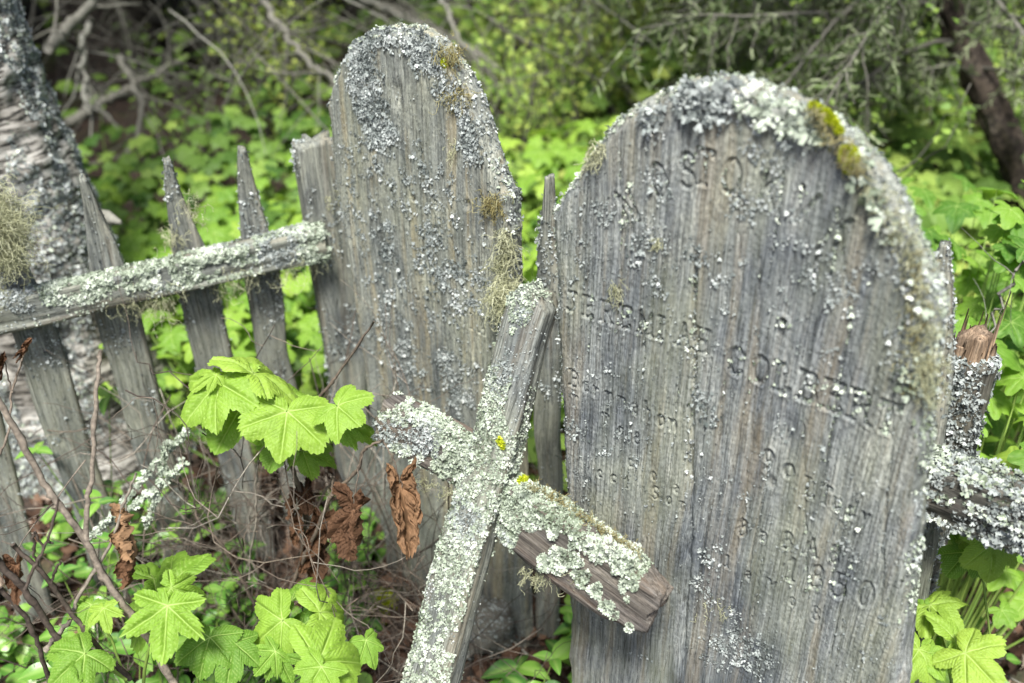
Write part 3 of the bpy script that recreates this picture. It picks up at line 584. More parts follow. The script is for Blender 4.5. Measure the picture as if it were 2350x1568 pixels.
st = [bL(B2, rng.normal(1158, 8), rng.uniform(520, 650)) for i in range(150)] + [bL(B2, rng.normal(1185, 16), rng.normal(660, 14)) - np.array([0, .01 + .03 * rng.random(), 0]) for i in range(260)]; beard(T_small, st, rng, .04, M=ML, r=.0006)
st = [bL(B2, rng.normal(1040, 6), rng.normal(335, 10)) for i in range(30)]; beard(T_small, st, rng, .022, M=ML, r=.0005)
# ------------------------------------------------------------------ weathered beams: rails, pickets, posts, the cross
def beam_mesh(L, w, t, wf=None, tf=None, cf=None, res=.004, seed=0, rough=1.0, kx=None, ky=None, rnd=.25, ends=True):
    n = max(6, int(L / res)); kx = kx or max(4, int(w / res)); ky = ky or max(3, int(t / res))
    a = np.linspace(-1, 1, kx, endpoint=False); b = np.linspace(-1, 1, ky, endpoint=False)
    S = np.concatenate([np.stack([a, -np.ones(kx)], 1), np.stack([np.ones(ky), b], 1), np.stack([-a, np.ones(kx)], 1), np.stack([-np.ones(ky), -b], 1)])
    f = np.linspace(0, 1, n); m = len(S)
    ww = w / 2 * (wf(f) if wf else np.ones(n)); tt = t / 2 * (tf(f) if tf else np.ones(n)); cc = (cf(f) if cf else np.zeros(n))
    q = (np.abs(S[:, 0]) * np.abs(S[:, 1])) ** 5; sh = 1 - rnd * .5 * q
    X = S[:, 0][None] * ww[:, None] * sh; Y = S[:, 1][None] * tt[:, None] * sh; Z = np.broadcast_to((f * L)[:, None], X.shape)
    nx = np.where(np.abs(S[:, 0]) >= .999, S[:, 0], .15 * S[:, 0])[None]; ny = np.where(np.abs(S[:, 1]) >= .999, S[:, 1], .15 * S[:, 1])[None]
    d = rough * (.0012 * vn(X * 260 + seed, Y * 260, Z * 9) + .0016 * vn(X * 90, Y * 90 + seed, Z * 5) + .0022 * vn(X * 25 + seed, Y * 25, Z * 7))
    fall = np.minimum(1, np.minimum(ww, tt) / (min(w, t) * .3))[:, None]
    X = X + nx * d * fall + cc[:, None] + rough * .0025 * vn(Z * 9, seed, 0); Y = Y + ny * d * fall + rough * .002 * vn(Z * 7, seed, 5)
    if ends:
        Z = Z.copy(); Z[0] += .004 * vn(X[0] * 90, Y[0] * 90, seed); Z[-1] += rough * .004 * vn(X[-1] * 90, Y[-1] * 90, seed)
    V = np.stack([X, Y, Z], -1).reshape(-1, 3); i = np.arange(n - 1)[:, None] * m; j = np.arange(m)[None]; j2 = (j + 1) % m
    F = np.stack([i + j, i + j2, i + m + j2, i + m + j], -1).reshape(-1, 4)
    for e, base in ((0, 0), (1, (n - 1) * m)):
        ring = base + np.arange(m); c = V[ring].mean(0); r1 = c + (V[ring] - c) * .5; r1[:, 2] += .0015 * vn(r1[:, 0] * 200, r1[:, 1] * 200, seed)
        k = len(V); V = np.concatenate([V, r1, c[None]]); r1i = k + np.arange(m); ce = k + m
        A1 = np.stack([ring, np.roll(ring, -1), np.roll(r1i, -1), r1i], -1); tri = np.stack([r1i, np.roll(r1i, -1), np.full(m, ce), np.full(m, ce)], -1)[::2]
        tri = np.stack([r1i[::2], r1i[(np.arange(0, m, 2) + 1) % m], r1i[(np.arange(0, m, 2) + 2) % m], np.full(len(r1i[::2]), ce)], -1)
        if e == 0: A1 = A1[:, ::-1]; tri = tri[:, ::-1]
        F = np.concatenate([F, A1, tri])
    return V, F
def beam(name, parent, A, Bp, nrm, w, t, mat, seed=0, **k):
    """A to Bp is the centre line, nrm the face normal (towards the viewer)"""
    A, Bp = np.asarray(A, float), np.asarray(Bp, float); L = np.linalg.norm(Bp - A); V, F = beam_mesh(L, w, t, seed=seed, **k)
    R = frame(Bp - A, -np.asarray(nrm)); M = rel(parent, R, A); o = obj(name, V, F, mat, parent, M)
    return o, V, F, M, R
def cover(o, V, F, R, rng, n, fn, size=.0045, mat=None, tilt=.55, name='lichen'):
    """lichen on a part: fn(P_local, world normal) gives the chance"""
    P, Nn = surf_sample(V, F, n * 3, rng); Wn = Nn @ R.T; keep = rng.random(len(P)) < fn(P, Wn); P, Nn = P[keep][:n], Nn[keep][:n]
    if len(P) == 0: return
    return lichen_on(o, P, Nn, None, size * (.5 + rng.random(len(P))), mat or M_LICH, rng, None, name, tilt)
rng = np.random.default_rng(21)
T_cross = thing('wooden_cross', 'leaning wooden cross crusted with pale lichen in front of the two boards', 'cross', (-.13, 1.09, 0))
CN = nz([-.602, -.7985, .12])
# upright
top = at(1238, 668, 1.12); mid = at(1140, 1120, 1.075); bot = atz(985, 1640, .02); bot = at(975, 1600, .965)
dirv = nz(top - bot); ax_len = np.linalg.norm(top - bot)
ext = bot - dirv * .20
up, V, F, M, R = beam('upright', T_cross, ext, top, CN, .063, .044, M_SIDE, 31, res=.0028, rough=1.4, wf=lambda f: 1.22 - .30 * f - .35 * sm(.975, 1.0, f))
Lu = np.linalg.norm(top - ext); zj = float(np.dot(at(1140, 1120, 1.04) - ext, nz(top - ext)))
def cu(P, n):
    z = P[:, 2] / Lu; front = (P[:, 1] < -.012); left = sm(.03, -.02, P[:, 0]); nf = fbm(P[:, 0] * 35, P[:, 1] * 35, P[:, 2] * 16, 3)
    low = (z < .68); c = np.where(low, .95 * (nf > -.32), (nf + .35 * (1 - np.abs(P[:, 0] + .008) / .03) > .10) * .9); c = c * front + (~front) * (P[:, 0] < 0) * .6 + (~front) * (P[:, 0] > 0) * .05
    return np.clip(c, 0, 1)
def cu(P, n):
    z = P[:, 2] / Lu; front = (P[:, 1] < -.014); nf = fbm(P[:, 0] * 35, P[:, 1] * 35, P[:, 2] * 16, 3)
    low = 1 - sm(.68, .74, z); c = low * (nf > -.3) + (1 - low) * ((nf - np.abs(P[:, 0] + .006) / .045 + .34 > 0) | (P[:, 0] < -.024) & (nf > .0))
    c = np.maximum(c, .95 * (np.abs(P[:, 2] - zj) < .10 + .05 * nf)); return np.where(front, c * .95, np.where(P[:, 0] < 0, .6, .0 + .25 * (nf > .22) + .95 * (np.abs(P[:, 2] - zj - .02) < .075 + .05 * nf)))
kindf = lambda P: vn(P[:, 0] * 22, P[:, 1] * 22, P[:, 2] * 14 + 5)
cover(up, V, F, R, rng, 36000, lambda P, n: cu(P, n) * (kindf(P) > -.55), .0027); cover(up, V, F, R, rng, 20000, lambda P, n: cu(P, n) * (kindf(P) < -.3) * .8, .0027, M_LICHB)
cover(up, V, F, R, rng, 6000, lambda P, n: (.15 + .85 * (fbm(P[:, 0] * 60, P[:, 1] * 60, P[:, 2] * 30, 2) > .0)) * .8 * (P[:, 1] < -.015), .0018, M_LICHB); cover(up, V, F, R, rng, 2500, lambda P, n: .12 * (P[:, 1] > -.016), .002, M_LICHD)
# arm: one piece, kinked where it crosses the upright
a0 = at(884, 952, 1.16); a1 = at(1090, 1068, 1.105); a2 = at(1165, 1165, 1.04); a3 = at(1508, 1398, .895)
def poly_beam(name, parent, pts, nrm, w, t, mat, seed, wf, res=.0028):
    pts = np.array(pts); L = np.linalg.norm(pts[-1] - pts[0]); A = pts[0]; R = frame(pts[-1] - pts[0], -np.asarray(nrm)); loc = (pts - A) @ R
    k = loc[:, 2] / L; V, F = beam_mesh(L, w, t, seed=seed, wf=wf, res=res, rough=1.4)
    f = V[:, 2] / L; V[:, 0] += np.interp(f, k, loc[:, 0]); V[:, 1] += np.interp(f, k, loc[:, 1])
    M = rel(parent, R, A); return obj(name, V, F, mat, parent, M), V, F, M, R, L
arm, V, F, M, R, La = poly_beam('arm', T_cross, [a0, a1, a2, a3], CN, .082, .042, M_ARM, 37, lambda f: 1.0 - .12 * sm(.2, 0, f) + .34 * sm(.45, .62, f) - .62 * np.clip((f - .88) / .12, 0, 1))
def ca(P, n):
    z = P[:, 2] / La; nf = fbm(P[:, 0] * 30, P[:, 1] * 30, P[:, 2] * 30, 3); upn = n[:, 2]; front = P[:, 1] < -.012
    lft = (z < .5) & (nf > -.4) & ~((z < .05) & (nf > -.1)); rgt = (z >= .5) & (nf * .07 - P[:, 0] - .026 + .020 * (z < .60) > 0) & (z < .93)
    joint = (z > .42) & (z < .56) & (nf > -.35); return np.clip(lft * .95 + joint * .9 + rgt * .85, 0, 1) * (P[:, 1] < .032)
cover(arm, V, F, R, rng, 44000, lambda P, n: ca(P, n) * (kindf(P) > -.55), .0027); cover(arm, V, F, R, rng, 24000, lambda P, n: ca(P, n) * (kindf(P) < -.3) * .8, .0027, M_LICHB)
# rosettes on the right half of the arm
def arm_patches(lst, mat, sz=.0034):
    PP, OO = [], []
    Ri = R; A0 = a0
    fn = nz(CN)
    for px, py, r in lst:
        c0 = onplane(px, py, (a2 + a3) / 2 + fn * .021, fn)
        for k in range(int(r * r * 2.6)):
            a = rng.random() * 6.283; q = math.sqrt(rng.random()) * r * (1 + .25 * math.sin(3 * a + px)); p = onplane(px + math.cos(a) * q, py + math.sin(a) * q, (a2 + a3) / 2 + fn * .021, fn)
            PP.append((p - A0) @ Ri); OO.append((p - c0) @ Ri / (r / 1700.) + np.array([0, -.6, 0]))
    PP, OO = np.array(PP), np.array(OO); N0 = np.tile(np.array([0, -1., 0]), (len(PP), 1))
    lichen_on(arm, PP, N0, OO, sz * (.5 + .9 * rng.random(len(PP))), mat, rng, None, tilt=.45)
arm_patches([(1290, 1285, 26), (1252, 1292, 16), (1335, 1325, 17), (1320, 1285, 14), (1368, 1355, 13), (1392, 1392, 13), (1412, 1412, 9), (1445, 1440, 7), (1272, 1225, 8)], M_LICH)
arm_patches([(1440, 1335, 15), (1420, 1305, 12), (1455, 1345, 9), (1375, 1262, 10), (1410, 1272, 12), (1440, 1290, 12), (1350, 1245, 9), (1320, 1225, 9)], M_LICH, .0028)
Rt = R.T
def armL(px, py, off): fn = nz(CN); return (onplane(px, py, (a2 + a3) / 2 + fn * off, fn) - a0) @ R
dn = np.array([0, 0, -1.]) @ R
st = [armL(rng.uniform(1200, 1360), rng.uniform(1300, 1330) + 0, .01) for i in range(120)]; beard(arm, st, rng, .022, r=.0005, down=dn)
st = [armL(x, 1098 + (x - 1190) * .62 + rng.normal(0, 6), .0) for x in rng.uniform(1215, 1470, 200)]; beard(arm, st, rng, .012, r=.0005, down=-dn * .3, mat=M_RUST)
st = [armL(x, 1130 + (x - 1040) * .3 + rng.normal(0, 10), .0) for x in rng.uniform(900, 1050, 80)]; beard(arm, st, rng, .014, r=.0004, down=dn)
def mossw(parent, px, py, Y, r, n, rng, R, A):
    c = at(px, py, Y); d = rng.normal(0, 1, (n, 3)); d /= np.linalg.norm(d, axis=1)[:, None]; P = c + d * r * (rng.random((n, 1)) ** .4); moss_on(parent, (P - A) @ R, d @ R, .0035, rng)
[mossw(arm, 1200 + i * 7, 1096 + (i % 3) * 3, .985, .0022, 80, rng, R, a0) for i in range(-1, 2)]; [mossw(arm, 1146 + (i % 3) * 4, 1010 + i * 7, 1.04, .0026, 90, rng, R, a0) for i in range(3)]
# ------------------------------------------------------------------ fences
FD = nz([.9, .42, 0]); FN = nz([.42, -.9, 0]); FO = np.array([-.352, 1.68, 0])         # left side, running away from the viewer
def fp(px, py, off=0.0): return onplane(px, py, FO + FN * off, FN)
T_fl = thing('picket_fence', 'lichen covered picket fence with pointed pickets beside the birch', 'fence', (FO[0], FO[1], 0))
rng = np.random.default_rng(31)
def point_top(s=.8): return lambda f: 1 - .86 * np.clip((f - s) / (1 - s), 0, 1) ** 1.25
def picket(T, tp, bp_, w, plane, seed, mat, hgt_frac=.80, lich=.3, n=900, t=.02):
    a, b = plane(*tp), plane(*bp_); d = nz(a - b); b = a + (b - a) * 1.0
    k = (b[2] + .06) / max(d[2], .2); b = b - d * k
    o, V, F, M, R = beam('picket', T, b, a, plane.n, w, t, mat, seed, wf=point_top(hgt_frac), res=.005, rough=1.2)
    L = np.linalg.norm(a - b)
    def c(P, n_): z = P[:, 2] / L; nf = fbm(P[:, 0] * 25 + seed, P[:, 1] * 25, P[:, 2] * 14, 3); return (nf > .28 - lich * sm(.4, .95, z)) * .9
    cover(o, V, F, R, rng, int(n * 2.4), c, .0034, M_LICHB); cover(o, V, F, R, rng, 900, lambda P, n_: .5 * np.ones(len(P)), .0025, M_LICHD)
    return o, V, F, M, R
class Pl:
    def __init__(s, O, n, off): s.O = O + n * off; s.n = n
    def __call__(s, px, py): return onplane(px, py, s.O, s.n)
PL = Pl(FO, FN, 0)
for k, (tp, b_, w, l) in enumerate((((-190, 470), (60, 1340), .068, .2), ((-15, 470), (255, 1310), .068, .2), ((190, 408), (432, 1320), .070, .0), ((381, 362), (590, 1250), .066, .25), ((553, 340), (700, 1250), .060, .4))):
    o = picket(T_fl, tp, b_, w, PL, 40 + k, M_SIDE, .76, l)
pc, V, F, M, R = beam('post', T_fl, PL(852, 1300) - np.array([0, 0, .1]), PL(722, 322), FN, .072, .05, M_SIDE, 47, res=.005, rough=2.2, wf=lambda f: 1 - .08 * sm(.97, 1, f))
cover(pc, V, F, R, rng, 4200, lambda P, n: (fbm(P[:, 0] * 25, P[:, 1] * 25, P[:, 2] * 14, 3) > .05) * .9 * (P[:, 2] > .55), .004, M_LICHB)
A_, B_ = onplane(-60, 730, FO + FN * .035, FN), onplane(742, 551, FO + FN * .035, FN); A_[2] -= .0; 
rl, V, F, M, R = beam('rail', T_fl, A_, B_, FN, .060, .045, M_SIDE, 51, res=.004, rough=2.0)
def cr_(P, n): nf = fbm(P[:, 0] * 20, P[:, 1] * 20, P[:, 2] * 12, 3); nf2 = fbm(P[:, 0] * 50, P[:, 1] * 50, P[:, 2] * 40, 2); return (nf2 > -.22) * np.where(n[:, 2] > .5, .95, np.where(nf * .05 - P[:, 0] - .004 + .05 * P[:, 2] > 0, .85, .05)) * (n[:, 2] > -.5)
cover(rl, V, F, R, rng, 34000, lambda P, n: cr_(P, n) * (kindf(P) > -.2), .0030); cover(rl, V, F, R, rng, 20000, lambda P, n: cr_(P, n) * (kindf(P) < .1) * .8, .0030, M_LICHB); dnr = np.array([0, 0, -1.]) @ R
Lr = np.linalg.norm(B_ - A_)
for zc, ln, nn in ((.46, .045, 110), (.72, .04, 90), (.90, .04, 60)):
    c = np.array([0, -.012, zc * Lr]); st = [c + np.array([rng.normal(0, .012), rng.normal(0, .010), rng.normal(0, .022)]) + dnr * .024 for i in range(nn)]; beard(rl, st, rng, ln, r=.00045, down=dnr)
for px, py, n, ln in ((392, 540, 60, .022), (440, 470, 40, .022), (748, 455, 40, .022)):
    c = fp(px, py, .015); st = [c + rng.normal(0, .012, 3) for i in range(n)]; V_, F_, t_ = strands(st, rng, ln, r=.0005); obj('beard_lichen', W2L(T_fl, V_), F_, M_BEARD, T_fl, None, {'tint': t_}, kind='stuff')
# back line of the enclosure, behind both boards
BN = NB; BF = np.array([0, 1.43, 0]); PB = Pl(BF, BN, 0)
T_fb = thing('picket_fence', 'lichen covered picket fence behind the two grave boards', 'fence', (0.6, .98, 0))
for k, (tp, b_, w, l) in enumerate((((1262, 400), (1258, 1250), .044, .25), ((2173, 553), (2060, 1700), .050, .5), ((1030, 560), (1060, 1300), .05, .2), ((1560, 480), (1500, 1400), .05, .2), ((1860, 520), (1790, 1500), .05, .2), ((2560, 640), (2400, 1800), .05, .3))):
    picket(T_fb, tp, b_, w, PB, 60 + k, M_SIDE, .82, l, 1200)
A_, B_ = PB(800, 640), PB(2700, 1290); z_ = PB(2240, 1100)[2]; A_ = BF + AX * .45 ; B_ = BF + AX * 1.25; A_ = np.array([A_[0], A_[1], z_]); B_ = np.array([B_[0], B_[1], z_ - .01]); A_ += BN * .035; B_ += BN * .035
rb, V, F, M, R = beam('rail', T_fb, A_, B_, BN, .080, .060, M_DARKWOOD, 71, res=.004, rough=2.4)
cover(rb, V, F, R, rng, 24000, lambda P, n: (P[:, 2] > .10) * np.where(n[:, 2] > .4, .95, .8 * (fbm(P[:, 0] * 20, P[:, 1] * 20, P[:, 2] * 20, 3) > -.22)), .0048, M_LICHB); cover(rb, V, F, R, rng, 9000, lambda P, n: .9 * (n[:, 2] > .3), .0050, M_LICH)
# broken post with a raw splintered top
def log_mesh(L, r0, r1, res, seed, rough=.003, sides=48, flare=None):
    n = max(8, int(L / res)); f = np.linspace(0, 1, n); a = np.arange(sides) * 2 * math.pi / sides; A, Fz = np.meshgrid(a, f)
    r = r0 + (r1 - r0) * Fz
    if flare is not None: r = r * flare(Fz)
    r = r + rough * (fbm(np.cos(A) * 3 + seed, np.sin(A) * 3, Fz * L * 18, 3) * 1.6 + .5 * vn(np.cos(A) * 10, np.sin(A) * 10, Fz * L * 60))
    V = np.stack([r * np.cos(A), r * np.sin(A), Fz * L], -1).reshape(-1, 3); i = np.arange(n - 1)[:, None] * sides; j = np.arange(sides)[None]; j2 = (j + 1) % sides
    F = np.stack([i + j, i + j2, i + sides + j2, i + sides + j], -1).reshape(-1, 4); k = len(V)
    V = np.concatenate([V, [[0, 0, L + .2 * r1]]]); t = (n - 1) * sides + np.arange(0, sides, 2)
    F = np.concatenate([F, np.stack([t, t + 1, (n - 1) * sides + (np.arange(0, sides, 2) + 2) % sides, np.full(len(t), k)], -1)]); return V, F
pc_ = at(2228, 815, 1.16); T_bp = thing('broken_post', 'broken round post with raw orange splintered top behind the right rail', 'post', (pc_[0], pc_[1], 0))
V, F = log_mesh(pc_[2] + .05, .040, .036, .006, 5); o = obj('post_shaft', V + np.array([0, 0, -.05]), F, M_DARKWOOD, T_bp)
cover(o, V + np.array([0, 0, -.05]), F, np.eye(3), rng, 10000, lambda P, n: (fbm(P[:, 0] * 20, P[:, 1] * 20, P[:, 2] * 12, 3) > -.18) * (P[:, 2] > .35) * .95, .0046, M_LICHB)
Vq, Fq = log_mesh(.046, .024, .021, .002, 7, .006, 40); Vq[:, 2] += np.where(Vq[:, 2] > .03, .012 * vn(Vq[:, 0] * 130, Vq[:, 1] * 130, 2), 0); Vq = Vq + np.array([0, 0, pc_[2] - .012])
obj('split_core', Vq, Fq, M_SPLINT, T_bp)
parts = []
for k in range(18):
    a = rng.random() * 6.283; q = .030 * math.sqrt(rng.random()); h = .012 + .04 * rng.random() ** 1.6 * (1.2 + a / 6.3); c = np.array([q * math.cos(a), q * math.sin(a), pc_[2] - .01]); w = .0015 + .0045 * rng.random() ** 2; V, F = tube([c, c + [0, 0, h * .6], c + [rng.normal(0, .002), rng.normal(0, .002), h + .012]], [w, w * .85, w * .25], 6); parts.append((V, F, rng.random()))
V, F, t = join(parts); obj('splintered_top', V, F, M_SPLINT, T_bp, None, {'tint': t})
# ------------------------------------------------------------------ birch
def birch():
    rng = np.random.default_rng(41); base = np.array([-1.03, 2.02, -.05]); topp = np.array([-1.40, 2.06, 2.6])
    T = thing('birch_tree', 'old birch trunk with peeling pale bark and thick lichen behind the pickets', 'tree', base)
    L = np.linalg.norm(topp - base); V, F = log_mesh(L, .20, .145, .010, 9, .010, 180, lambda f: 1 + .22 * np.exp(-f * 12))
    A = np.arctan2(V[:, 1], V[:, 0]); pe = np.maximum(0, vn(A * 2.2, V[:, 2] * 38, 4)) ** 2 * .012 * (vn(A * 1.5, V[:, 2] * 3, 1) > -.2)
    V[:, 0] += np.cos(A) * pe; V[:, 1] += np.sin(A) * pe
    R = frame(topp - base, [0, 1, 0]); M = rel(T, R, base)
    for px, py, Yp, rr_, dp in ((140, 640, 1.83, .020, .05), (168, 800, 1.83, .040, .13), (150, 850, 1.83, .035, .12), (118, 60, 1.93, .02, .04), (60, 420, 1.86, .03, .03)):
        c_ = (at(px, py, Yp) - base) @ R; dd = np.linalg.norm((V - c_) * np.array([1, 1, .7]), axis=1); k_ = np.exp(-(dd / rr_) ** 4) * dp; k_ = k_[:, None]; V[:, :2] -= V[:, :2] / (np.linalg.norm(V[:, :2], axis=1)[:, None] + 1e-9) * k_
    o = obj('trunk', V, F, M_BIRCH, T, M)
    def c(P, n): a = np.arctan2(P[:, 1], P[:, 0]); nf = fbm(np.cos(a) * 2.2, np.sin(a) * 2.2, P[:, 2] * 3.2, 4); return np.clip(sm(-.08, .10, nf + .12 * (P[:, 2] > 1.25)), 0, 1) * (P[:, 1] < .08)
    cover(o, V, F, R, rng, 80000, c, .0047, M_LICHB, .8); cover(o, V, F, R, rng, 26000, lambda P, n: c(P, n) * .8, .0044, M_LICH, .8); cover(o, V, F, R, rng, 30000, lambda P, n: .5 * c(P, n), .0050, M_LICHD, .8)
    P, N_ = surf_sample(V, F, 60000, rng); k = (P[:, 1] < .05) & (vn(P[:, 0] * 9, P[:, 1] * 9, P[:, 2] * 3) > .35) & (P[:, 2] > .8); st = P[k][:500]
    beard(o, st, rng, .035, r=.0006, down=np.array([0, 0, -1.]) @ R)
    st = [at(2 + rng.normal(0, 17), 520 + rng.normal(0, 34), 1.42) for i in range(800)]; V, F, t = strands(st, rng, .07, r=.0005, curl=.85, spread=1.0); obj('beard_lichen', W2L(T, V), F, M_BEARD, T, None, {'tint': t}, kind='stuff', label='hanging tuft of yellow green beard lichen')
    # a broken stub
    s0 = at(215, 500, 1.86); V, F = tube([s0, s0 + [.03, -.01, .004], s0 + [.062, -.02, -.002]], [.02, .017, .004], 6); obj('branch_stub', W2L(T, V), F, M_GREYTWIG, T, None, {'tint': np.full(len(V), .6)})
    return T
birch()
# ------------------------------------------------------------------ leaves
def leaf_tmpl(nr, na, lobes, serr=.07, teeth=30, pleat=.022, deep=1.0, seed=0):
    r_ = np.random.default_rng(seed); lobes = [(a + r_.normal(0, 4), Lk * r_.uniform(.88, 1.1), w * r_.uniform(.92, 1.08)) for a, Lk, w in lobes]; th = np.linspace(-math.pi * .985, math.pi * .985, na)
    Rr = np.full(na, .30)
    for (a, Lk, w) in lobes: Rr = np.maximum(Rr, Lk * (1 - (np.abs(th - math.radians(a)) / math.radians(w)) ** deep))
    Rr = Rr * (1 - .75 * sm(math.radians(158), math.radians(180), np.abs(th))); ph = th / (2 * math.pi) * teeth; saw = (ph - np.floor(ph)); saw = np.where(th > 0, 1 - saw, saw)
    Rr = Rr * (1 + serr * (saw - .5) * (.6 + .5 * vn(th * 9, 3, seed)) + .07 * vn(th * 5, 1, seed))
    t = np.linspace(0, 1, nr + 1)[1:]; t = t ** .85; TH, Tt = np.meshgrid(th, t); RR = Rr[None] * Tt; X = RR * np.sin(TH); Y = RR * np.cos(TH)
    best = np.full(TH.shape, 9.); Uu = np.zeros(TH.shape); Vv = np.zeros(TH.shape)
    for (a, Lk, w) in lobes:
        d = TH - math.radians(a); cst = np.abs(d) / w; m = cst < best; best = np.where(m, cst, best); Uu = np.where(m, RR * np.cos(d), Uu); Vv = np.where(m, np.abs(RR * np.sin(d)), Vv)
    main = np.exp(-(Vv / .012) ** 2) * (1 - .6 * Tt); p = (Uu - .75 * Vv) * (13.0 if nr > 20 else 9.0); fr = np.abs(p - np.round(p)); sec = np.exp(-(fr / .10) ** 2) * sm(.0, .03, Vv)
    vein = np.maximum(main, .45 * sec); Z = pleat * ((1 - sec) * sm(0, .08, Vv) * .8 * sm(0, .3, RR) - 1.2 * np.exp(-(Vv / .035) ** 2) * sm(.0, .4, RR)) * (.35 + .65 * sm(1, .7, Tt)) + .010 * vn(X * 20, Y * 20, seed) + .030 * vn(X * 4.5, Y * 4.5, seed + 5)
    V = np.concatenate([[[0, 0, Z[0].mean()]], np.stack([X, Y, Z], -1).reshape(-1, 3)]); vein = np.concatenate([[1], vein.ravel()])
    i = 1 + np.arange(nr - 1)[:, None] * na + np.arange(na - 1)[None]; F = np.stack([i, i + 1, i + na + 1, i + na], -1).reshape(-1, 4)
    j = 1 + np.arange(0, na - 2, 2); tri = np.stack([j, np.full(len(j), 0), j + 2, j + 1], -1)
    return V, np.concatenate([F, tri]), vein
LOB = [(0, 1.0, 60), (56, .93, 56), (-56, .93, 56), (112, .72, 58), (-112, .72, 58)]
LOBS = [(0, 1.0, 46), (50, .90, 44), (-50, .90, 44), (104, .62, 48), (-104, .62, 48)]
T_HI = [leaf_tmpl(26, 271, LOB, .10, 60, .044, 1.7, s) for s in (1, 2, 3, 9, 10, 12, 13, 14)]; T_STAR = leaf_tmpl(26, 271, LOBS, .16, 56, .048, 1.25, 4)
T_MID = [leaf_tmpl(9, 73, LOB, .08, 18, .02, 1.45, s) for s in (5, 6)]; T_LO = leaf_tmpl(3, 29, LOB, .0, 9, .02, 1.3, 7)
def bend(V, droop=.25, fold=.25, rip=.05, ph=0., curl=0.):
    V = V.copy(); r2 = V[:, 0] ** 2 + V[:, 1] ** 2; a = np.arctan2(V[:, 0], V[:, 1])
    V[:, 2] += fold * np.abs(V[:, 0]) * .8 - droop * r2 - .35 * fold * V[:, 0] ** 2 + rip * np.sin(a * 5 + ph) * r2 + .6 * rip * np.sin(a * 11 + ph * 2) * r2 ** 1.5
    if curl:
        ang = V[:, 1] * curl; y = V[:, 1].copy(); V[:, 1] = np.where(np.abs(ang) > 1e-4, np.sin(ang) / curl, y); V[:, 2] += -(1 - np.cos(ang)) / curl
    return V
def put_leaf(tm, base, tip, up, scale_w=1.0, **bk):
    """template y axis from base to tip, its z near up"""
    V, F, vn_ = tm; base, tip = np.asarray(base), np.asarray(tip); L = np.linalg.norm(tip - base); y = nz(tip - base); z = np.asarray(up, float); z = nz(z - y * np.dot(z, y)); x = np.cross(y, z)
    W_ = bend(V, **bk); return (W_[:, 0:1] * x * scale_w + W_[:, 1:2] * y + W_[:, 2:3] * z) * L + base, F, vn_
TOCAM = np.array([0, -.65, .76])
def plant(label, root, leaves, stems, rng, name='thimbleberry_plant', mat=None, group='thimbleberry plants in front of the fence', cat='plant', hub=None):
    T = thing(name, label, cat, root, group)
    for lf in leaves:
        (bx, by, bY), (tx, ty, tY), kw = lf; kw = dict(kw); tm = kw.pop('tm', None) or T_HI[rng.integers(8)]; up = kw.pop('up', TOCAM); tint = kw.pop('tint', .45 + .4 * rng.random()); m = kw.pop('mat', None) or mat or M_LEAF; nm = kw.pop('nm', 'leaf')
        pet = kw.pop('pet', None); g = dict(droop=.38 + .25 * rng.random(), fold=.20 + .18 * rng.random(), rip=.08, ph=rng.random() * 6); g.update(kw)
        b, t = at(bx, by, bY), at(tx, ty, tY); V, F, ve = put_leaf(tm, b, t, up, **g); lo = obj(nm, W2L(T, V), F, m, T, None, {'tint': np.full(len(V), tint), 'vein': ve})
        if pet is not None:
            e = at(*pet); md = (b + e) / 2 + np.array([0, 0, .006]); P = smooth_path([e, md, b], 5); V, F = tube(P, np.linspace(.0016, .0011, len(P)), 6); obj('petiole', W2L(T, V), F, M_STEM if m is M_LEAF else M_CANE, T, None, {'tint': np.full(len(V), .7)})
    for s in stems:
        pts, r0, r1, m = s; P = smooth_path([at(*p) if len(p) == 3 else p for p in pts], 6, .0006, rng); V, F = tube(P, np.linspace(r0, r1, len(P)), 6); obj('stem', W2L(T, V), F, m, T, None, {'tint': np.full(len(V), .4 + .4 * rng.random())})
    return T
rng = np.random.default_rng(51)
HUB = (605, 962, 1.16); H2 = (690, 985, 1.15)
